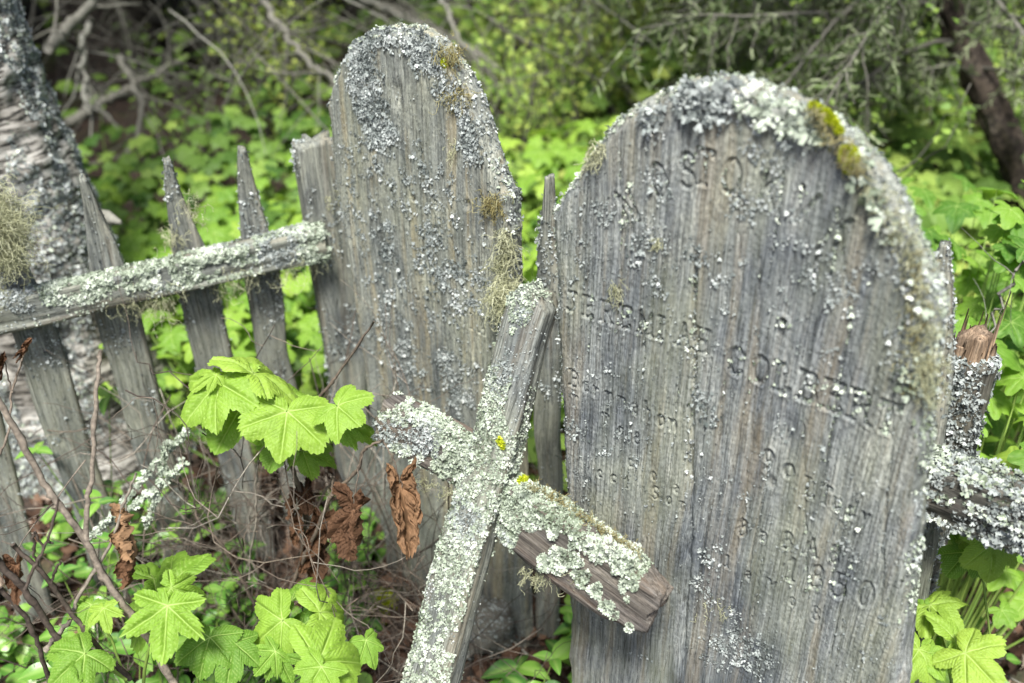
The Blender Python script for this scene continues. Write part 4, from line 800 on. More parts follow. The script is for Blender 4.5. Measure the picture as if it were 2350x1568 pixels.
plant('young thimbleberry shoot with hanging bright leaves growing from a brown cane before the narrow board', (at(667, 1400, 1.25)[0], 1.25, 0), [
    ((581, 855, 1.17), (668, 838, 1.235), dict(pet=HUB, up=(.1, -.35, 1), scale_w=1.0, tint=.95)),
    ((501, 879, 1.17), (478, 985, 1.10), dict(pet=HUB, droop=.35, tint=.8, up=(-.3, -.9, .6))),
    ((556, 930, 1.19), (487, 1032, 1.13), dict(pet=HUB, droop=.3, tint=.55, up=(-.1, -.8, .5))),
    ((659, 944, 1.13), (633, 1052, 1.07), dict(pet=HUB, droop=.3, tint=.85, scale_w=1.1, up=(.05, -.8, .6))),
    ((645, 1000, 1.17), (618, 1078, 1.13), dict(pet=HUB, droop=.3, tint=.4, up=(-.2, -.8, .5))),
    ((774, 931, 1.12), (828, 968, 1.09), dict(pet=H2, tint=.8, scale_w=1.15, up=(.35, -.7, .7))),
    ((761, 965, 1.14), (872, 984, 1.15), dict(pet=H2, tint=.6, up=(.1, -.3, 1), scale_w=.7)),
    ((735, 972, 1.15), (720, 1010, 1.12), dict(pet=H2, tint=.8, tm=T_STAR, up=(.4, -.7, .4))),
    ((652, 900, 1.19), (733, 893, 1.23), dict(pet=H2, tint=.75, up=(.0, -.25, 1), scale_w=.8)),
    ((695, 1035, 1.17), (768, 1056, 1.16), dict(pet=(660, 1080, 1.18), tint=.6, up=(.1, -.5, .9), scale_w=.75)),
    ((497, 862, 1.17), (436, 878, 1.15), dict(pet=HUB, tint=.9, tm=T_STAR, up=(-.1, -.5, .9), scale_w=.8)),
    ((600, 948, 1.20), (556, 922, 1.24), dict(pet=HUB, tint=.2, up=(0, -.3, 1), scale_w=.8)),
], [([(690, 1300, 1.25), (700, 1200, 1.22), (690, 1130, 1.2), (665, 1060, 1.18)], .004, .0032, M_CANE), ([(665, 1062, 1.18), (640, 1000, 1.17), HUB], .0026, .002, M_STEM), ([(655, 1040, 1.18), (660, 1005, 1.16), H2], .002, .0016, M_STEM)], rng)
plant('star shaped thimbleberry leaves above larger round leaves in the lower left corner', (at(380, 1560, 1.0)[0], .98, .0), [
    ((385, 1390, .92), (360, 1532, .86), dict(tm=T_STAR, tint=.75, droop=.15, fold=.1, up=(0, -.7, .75))),
    ((392, 1350, .96), (490, 1372, .97), dict(tm=T_STAR, tint=.7, up=(.2, -.6, .8), scale_w=.7)),
    ((395, 1345, 1.02), (268, 1345, 1.04), dict(tint=.6, up=(0, -.25, 1), scale_w=1.0)),
    ((350, 1330, 1.04), (445, 1312, 1.10), dict(tint=.6, up=(0, -.25, 1), scale_w=.9)),
    ((210, 1388, .95), (172, 1455, .91), dict(tm=T_STAR, tint=.55, up=(-.2, -.7, .7))),
    ((239, 1396, .93), (242, 1452, .90), dict(tm=T_STAR, tint=.9, up=(0, -.7, .7))),
    ((195, 1500, .88), (104, 1560, .84), dict(tint=.45, up=(-.1, -.6, .8), scale_w=.95, pet=(290, 1560, .9))),
    ((180, 1510, .88), (250, 1480, .92), dict(tint=.4, up=(0, -.4, 1), pet=(290, 1560, .9))),
    ((481, 1462, .95), (452, 1555, .90), dict(tint=.3, up=(0, -.75, .65))),
    ((536, 1475, .95), (522, 1560, .90), dict(tint=.25, up=(.2, -.7, .6))),
], [([(345, 1640, .95), (330, 1540, .96), (372, 1400, .95)], .003, .002, M_STEM), ([(300, 1600, .92), (260, 1480, .94), (215, 1395, .95)], .002, .0015, M_STEM), ([(470, 1640, .95), (455, 1560, .96), (481, 1466, .96)], .002, .0015, M_STEM)], rng)
plant('cluster of broad round thimbleberry leaves at the bottom edge left of the cross foot', (at(680, 1560, 1.05)[0], 1.02, 0), [
    ((648, 1424, .98), (566, 1472, .96), dict(tint=.8, scale_w=1.15, up=(-.2, -.7, .75), pet=(705, 1480, .99))),
    ((735, 1405, 1.0), (822, 1400, 1.03), dict(tint=.85, up=(.1, -.5, .9), scale_w=.95, pet=(730, 1470, 1.0))),
    ((668, 1375, 1.05), (618, 1345, 1.10), dict(tint=.45, up=(0, -.3, 1))),
    ((730, 1520, .90), (855, 1500, .93), dict(tint=.8, up=(.05, -.55, .85), scale_w=1.0)),
    ((738, 1530, .89), (700, 1590, .86), dict(tint=.75, up=(0, -.7, .75), scale_w=1.2)),
    ((632, 1495, .95), (580, 1545, .92), dict(tm=T_STAR, tint=.5, up=(0, -.7, .7))),
    ((640, 1505, .95), (665, 1570, .92), dict(tm=T_STAR, tint=.4, up=(.2, -.7, .6))),
    ((690, 1440, 1.02), (640, 1405, 1.06), dict(tint=.15, up=(0, -.5, .9))),
    ((840, 1470, .97), (866, 1525, .94), dict(tint=.5, up=(.4, -.5, .8), scale_w=.8)),
], [([(700, 1660, .98), (705, 1560, .99), (705, 1480, .99)], .0025, .0018, M_STEM), ([(705, 1500, .99), (732, 1470, 1.0), (735, 1406, 1.0)], .0015, .0013, M_STEM)], rng)
plant('thimbleberry shoot with pale lobed leaves below the right rail', (at(2250, 1500, 1.0)[0], 1.0, 0), [
    ((2236, 1232, 1.03), (2180, 1212, 1.06), dict(tint=.8, up=(0, -.5, .9))), ((2240, 1228, 1.03), (2264, 1224, 1.06), dict(tint=.8, up=(0, -.4, 1))),
    ((2277, 1248, .99), (2292, 1328, .95), dict(tint=.85, scale_w=1.2, up=(.1, -.8, .6))), ((2278, 1250, .99), (2345, 1270, .98), dict(tint=.8, up=(.1, -.7, .8), scale_w=.8)),
    ((2215, 1268, 1.02), (2185, 1330, .99), dict(tint=.3, up=(-.1, -.7, .7))), ((2135, 1390, .98), (2200, 1430, .93), dict(tint=.9, up=(0, -.6, .8))), ((2120, 1395, .98), (2085, 1372, 1.0), dict(tint=.5)),
    ((2215, 1500, .88), (2312, 1568, .83), dict(tint=1.0, scale_w=1.0, up=(0, -.7, .75))), ((2110, 1490, .9), (2078, 1560, .86), dict(tint=.9, up=(0, -.7, .7))), ((2120, 1500, .9), (2165, 1545, .87), dict(tint=.7)), ((2190, 1470, .92), (2250, 1450, .95), dict(tint=.85, up=(0, -.6, .8))),
], [([(2280, 1640, .92), (2270, 1450, .97), (2240, 1235, 1.03)], .002, .0014, M_STEM), ([(2200, 1660, .9), (2170, 1500, .93), (2130, 1395, .97)], .002, .0014, M_STEM)], rng, group='thimbleberry plants by the right rail')
# ------------------------------------------------------------------ dead canes with hanging brown leaves
def dead_leaf(base, tip, rngl, cr=1.0):
    V, F, ve = T_HI[rngl.integers(3)]; V = V.copy(); V[:, 0] *= .60; a = V[:, 0] * 4.4 * cr; X = np.sin(a) / (4.4 * cr); Z = V[:, 2] * 2.6 + (1 - np.cos(a)) / (4.4 * cr)
    V[:, 0] = X; V[:, 2] = Z; sd = rngl.random() * 50; V[:, 2] += .16 * fbm(V[:, 0] * 5 + sd, V[:, 1] * 5, sd, 4) + .03 * vn(V[:, 0] * 24, V[:, 1] * 24, sd); V[:, 0] += .10 * fbm(V[:, 0] * 4 + sd, V[:, 1] * 5, sd + 9, 3); V[:, 2] += .25 * (np.clip(V[:, 1] - .5, 0, 1)) ** 2 * 2
    L = np.linalg.norm(tip - base); y = nz(tip - base); z = nz(np.array([rngl.normal(0, .5), -1, .2])); z = nz(z - y * np.dot(z, y)); x = np.cross(y, z)
    return (V[:, 0:1] * x + V[:, 1:2] * y + V[:, 2:3] * z) * L + base, F, ve
def cane(label, paths, leaves, rng, name='dead_cane', mat=M_CANE, group='dead canes in front of the fence', cat='twig', tint=None):
    p0 = [at(*p) for p in paths[0][0]]; T = thing(name, label, cat, p0[0], group)
    for k, (pts, r0, r1) in enumerate(paths):
        P = smooth_path([at(*p) for p in pts], 7, .0008, rng); r = np.linspace(r0, r1, len(P)) * (1 + .12 * rng.random(len(P))); r[::9] *= 1.35
        V, F = tube(P, r, 6); obj('stem' if k == 0 else 'side_twig', W2L(T, V), F, mat, T, None, {'tint': np.full(len(V), tint if tint is not None else rng.random())})
    for (b, t, ti, cr) in leaves:
        B0, T0 = at(*b), at(*t); V, F, ve = dead_leaf(B0, T0, rng, cr); obj('withered_leaf', W2L(T, V), F, M_DEAD, T, None, {'tint': np.full(len(V), ti), 'vein': ve * .35})
    return T
rng = np.random.default_rng(61)
cane('brown cane arching right with two large withered leaves hanging before the narrow board', [
    ([(640, 1400, 1.2), (690, 1300, 1.18), (735, 1200, 1.15), (762, 1135, 1.13), (820, 1080, 1.11), (835, 1035, 1.1), (878, 1010, 1.09)], .0034, .0018),
    ([(762, 1135, 1.13), (766, 1095, 1.13)], .0022, .0015), ([(878, 1010, 1.09), (905, 1060, 1.08), (922, 1118, 1.08)], .0011, .0007), ([(833, 1040, 1.1), (818, 1100, 1.09), (812, 1172, 1.08)], .001, .0007), ([(785, 1120, 1.12), (790, 1180, 1.1)], .001, .0007)],
    [((922, 1116, 1.08), (938, 1262, 1.04), .75, 1.25), ((814, 1170, 1.08), (808, 1302, 1.04), .25, .8)], rng, tint=.45)
cane('upright brown cane with crumpled leaves drooping along it beneath the green shoot', [
    ([(700, 1350, 1.27), (722, 1250, 1.24), (700, 1170, 1.22), (668, 1066, 1.19)], .0036, .003), ([(735, 1260, 1.22), (690, 1190, 1.21), (640, 1130, 1.2)], .0016, .001), ([(700, 1290, 1.2), (722, 1180, 1.19), (740, 1140, 1.19), (765, 1096, 1.18)], .0022, .0018)],
    [((700, 1125, 1.20), (716, 1190, 1.17), .1, .8), ((678, 1140, 1.2), (668, 1190, 1.18), .2, 1.0), ((675, 1190, 1.2), (672, 1260, 1.17), .35, 1.2), ((735, 1195, 1.18), (712, 1270, 1.16), .3, .8), ((710, 1255, 1.2), (690, 1325, 1.17), .35, 1.0), ((745, 1260, 1.19), (748, 1330, 1.16), .15, .9), ((725, 1300, 1.2), (728, 1350, 1.18), .5, .7)], rng, tint=.55)
cane('thick grey brown forked cane rising at the left edge', [
    ([(-20, 890, 1.0), (30, 975, .99), (95, 1098, .98), (135, 1160, .97), (195, 1238, .96), (230, 1310, .95), (282, 1388, .94), (330, 1450, .94), (400, 1570, .93)], .0038, .0046),
    ([(196, 1238, .96), (202, 1150, .98), (214, 1060, 1.0), (222, 900, 1.03), (232, 804, 1.06)], .0036, .0024), ([(135, 1158, .97), (118, 1168, .965)], .003, .001)], [], rng, tint=.62)
cane('thin orange brown twig with a single tan withered leaf', [
    ([(105, 1492, .93), (160, 1422, .94), (182, 1366, .95), (250, 1256, .97), (286, 1150, .99), (312, 1085, 1.0)], .0034, .0014), ([(286, 1150, .99), (300, 1200, .985)], .001, .0007)],
    [((297, 1200, .985), (310, 1300, .96), .95, 1.3), ((303, 1270, .98), (296, 1352, .96), .4, 1.2)], rng, tint=.7)
cane('dark cane crossing the lower left corner', [
    ([(-10, 1285, .9), (57, 1356, .9), (110, 1434, .9), (150, 1482, .9), (196, 1490, .9)], .004, .0035), ([(57, 1352, .9), (83, 1293, .91), (109, 1240, .92), (135, 1145, .94)], .0024, .0014), ([(109, 1240, .92), (122, 1248, .92)], .002, .001), ([(100, 1260, .92), (80, 1220, .92)], .0016, .0012), ([(0, 1350, .9), (60, 1420, .9), (95, 1500, .9), (120, 1600, .9)], .0028, .003)], [((35, 1300, .93), (45, 1380, .9), .3, 1.0)], rng, tint=.1)
cane('dark budded twig crossing the lower left corner behind the star leaf', [
    ([(30, 1250, .93), (104, 1324, .93), (160, 1404, .93), (220, 1480, .92), (300, 1560, .92)], .0026, .0034), ([(90, 1310, .93), (78, 1270, .93), (80, 1220, .93)], .0016, .0018), ([(120, 1340, .93), (122, 1320, .93), (140, 1288, .93)], .0016, .0018)], [], rng, tint=.15)
cane('reddish twig climbing from the litter towards the green shoot', [([(600, 1420, 1.2), (570, 1360, 1.2), (540, 1300, 1.2), (505, 1245, 1.2), (460, 1200, 1.21), (445, 1165, 1.22)], .003, .0016)], [], rng, tint=.3)
cane('slender reddish twig hanging below the left hanging leaf', [([(592, 1058, 1.2), (586, 1130, 1.2), (588, 1200, 1.2), (575, 1270, 1.21), (572, 1330, 1.22)], .0013, .0018)], [], rng, tint=.8)
cane('bare stick pointing up against the narrow board', [([(690, 960, 1.25), (752, 890, 1.24), (785, 845, 1.24), (858, 738, 1.22)], .0028, .0014)], [], rng, tint=.35)
cane('dried seed head on a thin twig at the left edge', [([(-10, 1060, 1.05), (20, 990, 1.07), (28, 900, 1.1), (62, 790, 1.12)], .0018, .0012), ([(28, 900, 1.1), (10, 830, 1.1)], .001, .0008), ([(28, 895, 1.1), (50, 830, 1.1)], .001, .0008)], [((50, 810, 1.1), (75, 770, 1.11), .4, 1.6), ((0, 850, 1.1), (8, 810, 1.1), .2, 1.6)], rng, tint=.55)
# lichen coated twigs
def lichen_twig(label, pts, r, rng):
    P = smooth_path([at(*p) for p in pts], 10, .001, rng); T = thing('lichen_twig', label, 'twig', P[0], 'pale lichen coated twigs in the thicket'); V, F = tube(P, r, 6); obj('stem', W2L(T, V), F, M_GREYTWIG, T, None, {'tint': np.full(len(V), .8)})
    p, n = surf_sample(V, F, 900, rng); lichen_on(T, W2L(T, p), n, None, .0032 + .004 * rng.random(len(p)), M_LICH, rng)
lichen_twig('long pale green lichen twig slanting across the lower pickets', [(205, 1240, 1.2), (290, 1145, 1.25), (345, 1080, 1.28), (400, 1020, 1.3), (430, 985, 1.32)], .002, rng)
lichen_twig('short lichen twig sloping up beside the tan withered leaf', [(225, 1220, 1.22), (300, 1165, 1.24), (370, 1110, 1.26), (420, 1065, 1.28)], .0018, rng)
lichen_twig('steep lichen twig standing before the second picket', [(335, 1215, 1.25), (350, 1170, 1.25), (372, 1085, 1.27), (380, 1020, 1.28)], .0018, rng)
# thicket of fine bare twigs behind (nobody could count these)
def thicket():
    rng = np.random.default_rng(71); parts = []
    def grow(p, d, L, r, lv):
        pts = [p]; n = 7
        for k in range(n): d = nz(d + rng.normal(0, .22, 3)); pts.append(pts[-1] + d * L / n)
        V, F = tube(pts, np.linspace(r, r * .55, n + 1), 4); parts.append((V, F, rng.random() ** 1.8))
        if lv > 0:
            for b in range(rng.integers(2, 5)): grow(pts[rng.integers(2, n)], nz(d + rng.normal(0, .9, 3)), L * .55, r * .6, lv - 1)
    for i in range(85):
        x = rng.uniform(-.75, -.1); y = rng.uniform(1.12, 1.5); grow(np.array([x, y, gheight(x, y)]), nz(rng.normal(0, .35, 3) + [0, 0, .9]), rng.uniform(.25, .62), .0018, 2)
    for i in range(30):
        px, py = rng.uniform(150, 800), rng.uniform(880, 1250); p = at(px, py, rng.uniform(1.15, 1.45)); grow(p, nz(rng.normal(0, 1, 3) * [1, .5, .6]), rng.uniform(.12, .3), .0013, 1)
    V, F, t = join(parts); tag(obj('twig_thicket', V, F, M_CANE, None, None, {'tint': t}), 'tangle of fine bare brown twigs between the fence and the green shoots', 'twigs', None, 'stuff')
thicket()
# ------------------------------------------------------------------ small herbs with oval leaves
def oval_tmpl(n=9):
    t = np.linspace(0, 1, n); w = .30 * np.sin(math.pi * t ** .8) ** .8 * (1 - .2 * t); cols = np.array([-1, -.5, 0, .5, 1.]); X = w[:, None] * cols[None]; Y = np.broadcast_to(t[:, None], X.shape); Z = .25 * np.abs(X) - .25 * Y ** 2 + .02 * np.cos(Y * 40) * np.abs(cols)[None]
    V = np.stack([X, Y, Z], -1).reshape(-1, 3); i = np.arange(n - 1)[:, None] * 5 + np.arange(4)[None]; F = np.stack([i, i + 1, i + 6, i + 5], -1).reshape(-1, 4); return V, F, (np.broadcast_to(np.exp(-(cols / .2) ** 2), X.shape) * .6).ravel()
T_OV = oval_tmpl()
def herb(label, x, y, n_st, h, size, rng, group):
    z = gheight(x, y); T = thing('leafy_herb', label, 'plant', (x, y, z), group); st = []
    for s in range(n_st):
        bx, by = rng.normal(0, .035, 2); lean = rng.normal(0, .22, 2); H = h * rng.uniform(.55, 1.1); top = np.array([bx + lean[0] * H, by + lean[1] * H, H]); P = smooth_path([[bx, by, 0], [bx + lean[0] * H * .3, by + lean[1] * H * .3, H * .5], top], 5)
        V, F = tube(P, np.linspace(.0016, .0009, len(P)), 6); obj('stem', V, F, M_STEM, T, None, {'tint': np.full(len(V), rng.random())})
        for k, f in enumerate(np.linspace(.35, 1, rng.integers(3, 5))):
            p = P[int(f * (len(P) - 1))]; a0_ = rng.random() * 3.14
            for q in (0, 1) if f < 1 else (0, 1, 2):
                a = a0_ + q * (3.14 if f < 1 else 2.1); d = np.array([math.cos(a), math.sin(a), .25 + rng.normal(0, .2)]); L = size * rng.uniform(.65, 1.15)
                V, F, ve = put_leaf(T_OV, p, p + nz(d) * L, (rng.normal(0, .25), -.2, 1), droop=.1, fold=.1, rip=0); obj('leaf', V, F, M_HERB, T, None, {'tint': np.full(len(V), rng.random()), 'vein': ve})
rng = np.random.default_rng(81)
HB = [((60, 1130), 1.25, 4, .30, .05, 'bright leafy herb at the left edge below the rail'), ((150, 1080), 1.4, 3, .34, .045, 'leafy herb before the second picket from the left edge'), ((30, 1210), 1.1, 4, .24, .05, 'leafy herb in the corner of the left edge beside the forked cane'), ((250, 960), 1.5, 3, .40, .045, 'small leafy sprig between the leftmost pickets high up'),
      ((375, 1260), 1.3, 3, .20, .045, 'low herb with round leaves behind the star shaped leaf'), ((1250, 1520), 1.17, 4, .16, .055, 'glossy green herb between the cross foot and the large board'), ((1290, 1440), 1.3, 3, .14, .05, 'small herb in the dark gap behind the large board'), ((1190, 1555), 1.1, 3, .10, .06, 'low glossy herb at the bottom edge beside the cross foot'),
      ((2260, 1400), .98, 5, .26, .06, 'oval leaved herb below the right rail'), ((2180, 1480), .95, 5, .20, .06, 'oval leaved herb against the right edge of the large board'), ((2320, 1500), .92, 5, .20, .055, 'oval leaved herb in the lower right corner'), ((500, 1200), 1.4, 3, .2, .04, 'pale herb deep in the twigs below the third picket'), ((600, 1330), 1.25, 3, .10, .045, 'shaded low herb behind the bottom leaf cluster'),
      ((80, 1260), 1.02, 4, .22, .05, 'shaded herb under the dark canes on the left'), ((2300, 1330), 1.1, 4, .3, .05, 'herb in the shade right below the rail'), ((430, 1120), 1.5, 3, .28, .045, 'herb peeping out behind the third picket'), ((250, 1330), 1.08, 4, .2, .05, 'herb behind the broad leaves of the lower left corner'), ((560, 1250), 1.3, 3, .16, .04, 'small herb among twigs left of the withered leaves')]
for (p, Y, n, h, s, lab) in HB:
    q = at(*p, Y); herb(lab, q[0], Y, n, max(.06, min(h, q[2] + .03)) if q[2] > .02 else h, s, rng, 'leafy herbs on the forest floor')
def seedlings():
    rng = np.random.default_rng(83); Ps, T_ = [], []
    V0, F0, v0 = T_OV; V0 = V0 * np.array([1.5, 1, 1]); n = 4600
    x = rng.uniform(-1.0, .9, n); y = rng.uniform(.78, 1.75, n); k = (fbm(x * 4, y * 4, 6.6, 3) > -.06) & ~((x > -.28) & (x < .10) & (y < 1.55)); x, y = x[k], y[k]
    P = np.stack([x, y, gheight(x, y) + rng.uniform(.01, .10, len(x))], 1); N_ = np.tile([0., -.2, 1], (len(P), 1)); V, F, t = scatter(V0, F0, P, N_, rng.uniform(.018, .045, len(P)), rng, .35)
    tag(obj('ground_cover', V, F, M_HERB, None, None, {'tint': t, 'vein': np.tile(v0, len(P))}), 'small round green leaves sprouting from the forest floor', 'ground cover', None, 'stuff')
seedlings()
# ------------------------------------------------------------------ leaf litter, needles and moss on the ground
def litter():
    rng = np.random.default_rng(91); V0, F0, _ = T_LO; V0 = bend(V0, -.3, .5, .25, 1.0); n = 5200
    x = rng.uniform(-1.1, 1.2, n); y = rng.uniform(.75, 2.3, n); P = np.stack([x, y, gheight(x, y) + rng.uniform(.0, .02, n)], 1); N_ = np.tile([0., 0, 1], (n, 1)); V, F, t = scatter(V0, F0, P, N_, rng.uniform(.01, .032, n), rng, .45)
    tag(obj('leaf_litter', V, F, M_LITTER, None, None, {'tint': t ** 1.6}), 'brown dead leaves and bark chips lying on the forest floor', 'leaf litter', None, 'stuff')
    parts = []
    for i in range(520):
        x, y = rng.uniform(-.9, 1.0), rng.uniform(.8, 2.0); z = gheight(x, y) + .008; a = rng.random() * 6.3; L = rng.uniform(.02, .11); d = np.array([math.cos(a), math.sin(a), rng.normal(0, .15)]); V, F = tube([[x, y, z], np.array([x, y, z]) + d * L * .5 + rng.normal(0, .003, 3), np.array([x, y, z]) + d * L], rng.uniform(.0007, .0022), 4); parts.append((V, F, rng.random()))
    V, F, t = join(parts); tag(obj('fallen_twigs', V, F, M_GREYTWIG, None, None, {'tint': t}), 'short dead twigs scattered over the forest floor', 'twigs', None, 'stuff')
    for (px, py, r, lab) in ((860, 1385, .045, 'low cushion of green moss on the litter by the narrow board'), (790, 1450, .03, 'small yellow moss tuft on the litter near the bottom leaves')):
        c = atz(px, py, 0); c[2] = gheight(c[0], c[1]); m = 5000; d = rng.normal(0, 1, (m, 3)); d /= np.linalg.norm(d, axis=1)[:, None]; d[:, 2] = np.abs(d[:, 2]); P = d * r * np.array([1, 1, .3]) * (1 + .25 * vn(d[:, 0] * 3, d[:, 1] * 3, px))[:, None]
        V, F, t = scatter(SPV, SPF, P, d, .006, rng, .5); T = obj('moss_cushion', V, F, M_MOSS, None, None, {'tint': t * .5}); T.location = tuple(c); tag(T, lab, 'moss')
    c = atz(1105, 1545, 0); a = np.arange(32) * math.pi / 16
    ph = np.linspace(.02, math.pi - .02, 18); A, Ph = np.meshgrid(a, ph); d = np.stack([np.cos(A) * np.sin(Ph), np.sin(A) * np.sin(Ph), np.cos(Ph)], -1).reshape(-1, 3); V = d * np.array([.06, .045, .075]) * (1 + .35 * vn(d[:, 0] * 2, d[:, 1] * 2, d[:, 2] * 2 + 3) + .06 * vn(d[:, 0] * 9, d[:, 1] * 9, d[:, 2] * 9))[:, None]
    i = np.arange(17)[:, None] * 32; j = np.arange(32)[None]; F = np.stack([i + j, i + (j + 1) % 32, i + 32 + (j + 1) % 32, i + 32 + j], -1).reshape(-1, 4)[:, ::-1]
    T = thing('rock', 'lumpy grey brown rock at the foot of the cross', 'rock', (c[0] - .0, c[1] + .07, .04)); obj('rock_body', V, F, M_ROCK, T, None, {'tint': np.full(len(V), .0)}); p, n_ = surf_sample(V, F, 2200, rng); lichen_on(T, p, n_, None, .004, M_LICHD, rng)
litter()
# ------------------------------------------------------------------ undergrowth beyond the fence
def back_line(x): return 1.43 - .754 * x
def undergrowth():
    rng = np.random.default_rng(101); V0, F0, ve0 = T_LO; n = 27000; x = rng.uniform(-3.2, 4.4, n); y = rng.uniform(1.5, 7.2, n)
    left_ok = (FN[0] * (x - FO[0]) + FN[1] * (y - FO[1]) < -.18) | (x > -.35); ok = left_ok & (y > back_line(x) + .22) & ~((np.hypot(x + .95, y - 1.98) < .36))
    dark = ((x < -1.0) & (y > 3.2 + .0 * x)) | ((y > 4.9 + .25 * fbm(x, y, 1, 2)) & (x < .3)) | (y > 6.6)
    dens = np.where(dark, .12, 1.0) * sm(-.32, .0, fbm(x * 1.1, y * 1.1, 8.1, 3) + .12); dens *= np.clip(.50 + 1.1 / y, 0, 1) * 1.1
    k = ok & (rng.random(n) < dens); x, y = x[k], y[k]; hh = .30 + .26 * fbm(x * 1.9, y * 1.9, 4.4, 3) + .06 * sm(2, 4, y); z = gheight(x, y) + hh * (1 - .55 * rng.random(len(x)) ** 1.8)
    P = np.stack([x, y, z], 1); N_ = np.tile([0., -.28, 1], (len(P), 1)); V, F, t = scatter(bend(V0, .35, .2, .08, .5), F0, P, N_, rng.uniform(.026, .056, len(P)), rng, .26, np.tile([0., -.5, -.2], (len(P), 1)) + rng.normal(0, 1, (len(P), 3)))
    tt = np.repeat(np.clip(.5 + .5 * fbm(x * .9, y * .9, 2, 2) + rng.normal(0, .22, len(x)), 0, 1), len(V0))
    tag(obj('undergrowth', V, F, M_LEAFB, None, None, {'tint': tt, 'vein': np.tile(ve0, len(P)) * .4}), 'dense bright green thimbleberry leaves covering the ground beyond the fence', 'undergrowth', None, 'stuff')
    parts = []
    for i in rng.choice(len(P), 900, replace=False):
        b = P[i].copy(); b[2] = gheight(b[0], b[1]); V, F = tube([b + [rng.normal(0, .03), rng.normal(0, .03), 0], P[i]], .0022, 3); parts.append((V, F, rng.random()))
    V, F, t = join(parts); tag(obj('undergrowth_stems', V, F, M_STEM, None, None, {'tint': t}), 'thin upright stems under the thimbleberry leaves beyond the fence', 'undergrowth', None, 'stuff')
undergrowth()
def leafy_bush(label, c, n, spread, h, size, rng, tint, group='thimbleberry bushes beyond the fence'):
    n = int(n * 1.9); size *= .58; T = thing('thimbleberry_bush', label, 'bush', (c[0], c[1], 0), group); parts, st = [], []
    for i in range(n):
        p = np.array([rng.normal(0, spread[0]), rng.normal(0, spread[1]), h * (1 - .7 * rng.random() ** 1.8)]); a = rng.random() * 6.3; d = nz([math.cos(a), math.sin(a) - .3, -.25]); L = size * rng.uniform(.7, 1.2)
        V, F, ve = put_leaf(T_MID[rng.integers(2)], p, p + d * L, (rng.normal(0, .25), -.35, 1), droop=.35, fold=.2, rip=.06, ph=rng.random() * 6); parts.append((V, F, np.clip(tint + rng.normal(0, .2), 0, 1), ve))
        V, F = tube([[p[0] * .4, p[1] * .4, 0], [p[0] * .8, p[1] * .8, p[2] * .6], p], [.003, .002, .001], 4); st.append((V, F, rng.random()))
    V, F, t = join([q[:3] for q in parts]); ve = np.concatenate([q[3] for q in parts]); obj('leaves', V, F, M_LEAF, T, None, {'tint': t, 'vein': ve * .6}); V, F, t = join(st); obj('stems', V, F, M_STEM, T, None, {'tint': t})
rng = np.random.default_rng(111)
for (px, py, Y, n, sp, h, s, ti, lab) in ((2250, 560, 1.75, 46, (.16, .14), None, .085, .35, 'thimbleberry bush with large leaves just right of the large board'), (2340, 560, 1.5, 30, (.10, .10), None, .08, .3, 'thimbleberry bush cut off by the right edge of the picture'), (2330, 900, 1.35, 30, (.10, .10), None, .08, .55, 'low thimbleberry bush behind the broken post'),
      (2290, 760, 1.7, 34, (.2, .12), None, .08, .3, 'shaded thimbleberry bush above the broken post'), (600, 620, 2.25, 60, (.22, .16), None, .09, .6, 'thimbleberry bush between the rail and the pointed pickets'), (370, 560, 2.5, 60, (.25, .2), None, .09, .55, 'thimbleberry bush seen over the rail beside the birch'), (1230, 560, 2.1, 50, (.16, .16), None, .08, .8, 'bright thimbleberry bush in the gap between the two boards'),
      (600, 800, 1.95, 40, (.2, .08), None, .07, .7, 'thimbleberry bush seen below the left rail'), (1240, 380, 2.8, 60, (.25, .2), None, .09, .8, 'pale thimbleberry bush beyond the gap between the boards'), (700, 430, 2.9, 60, (.25, .2), None, .09, .6, 'thimbleberry bush above the corner post')):
    c = at(px, py, Y); leafy_bush(lab, c, n, sp, max(.15, c[2] + .04), s, rng, ti)
# shrubs with small yellow green leaves
def fine_shrub(label, c, h, w, n, rng, tint, size=.021, name='berry_shrub'):
    z0 = gheight(c[0], c[1]); T = thing(name, label, 'shrub', (c[0], c[1], z0), 'light green shrubs in the background'); st, P, N_ = [], [], []
    for i in range(n):
        a = rng.random() * 6.3; r = w * math.sqrt(rng.random()); H = h * rng.uniform(.5, 1.05); pts = smooth_path([[rng.normal(0, .05), rng.normal(0, .05), 0], [r * .5 * math.cos(a), r * .5 * math.sin(a), H * .6], [r * math.cos(a), r * math.sin(a), H]], 6, .01, rng); V, F = tube(pts, np.linspace(.006, .0015, len(pts)), 4); st.append((V, F, rng.random()))
        for k in range(34): q = pts[rng.integers(3, len(pts))] + rng.normal(0, .045, 3); P.append(q); N_.append([0, -.2, 1])
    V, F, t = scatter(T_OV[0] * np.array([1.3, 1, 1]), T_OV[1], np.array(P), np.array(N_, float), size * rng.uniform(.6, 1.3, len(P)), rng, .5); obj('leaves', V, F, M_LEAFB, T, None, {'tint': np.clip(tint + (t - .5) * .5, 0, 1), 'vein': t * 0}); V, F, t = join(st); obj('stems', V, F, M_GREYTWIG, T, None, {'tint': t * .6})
rng = np.random.default_rng(121)
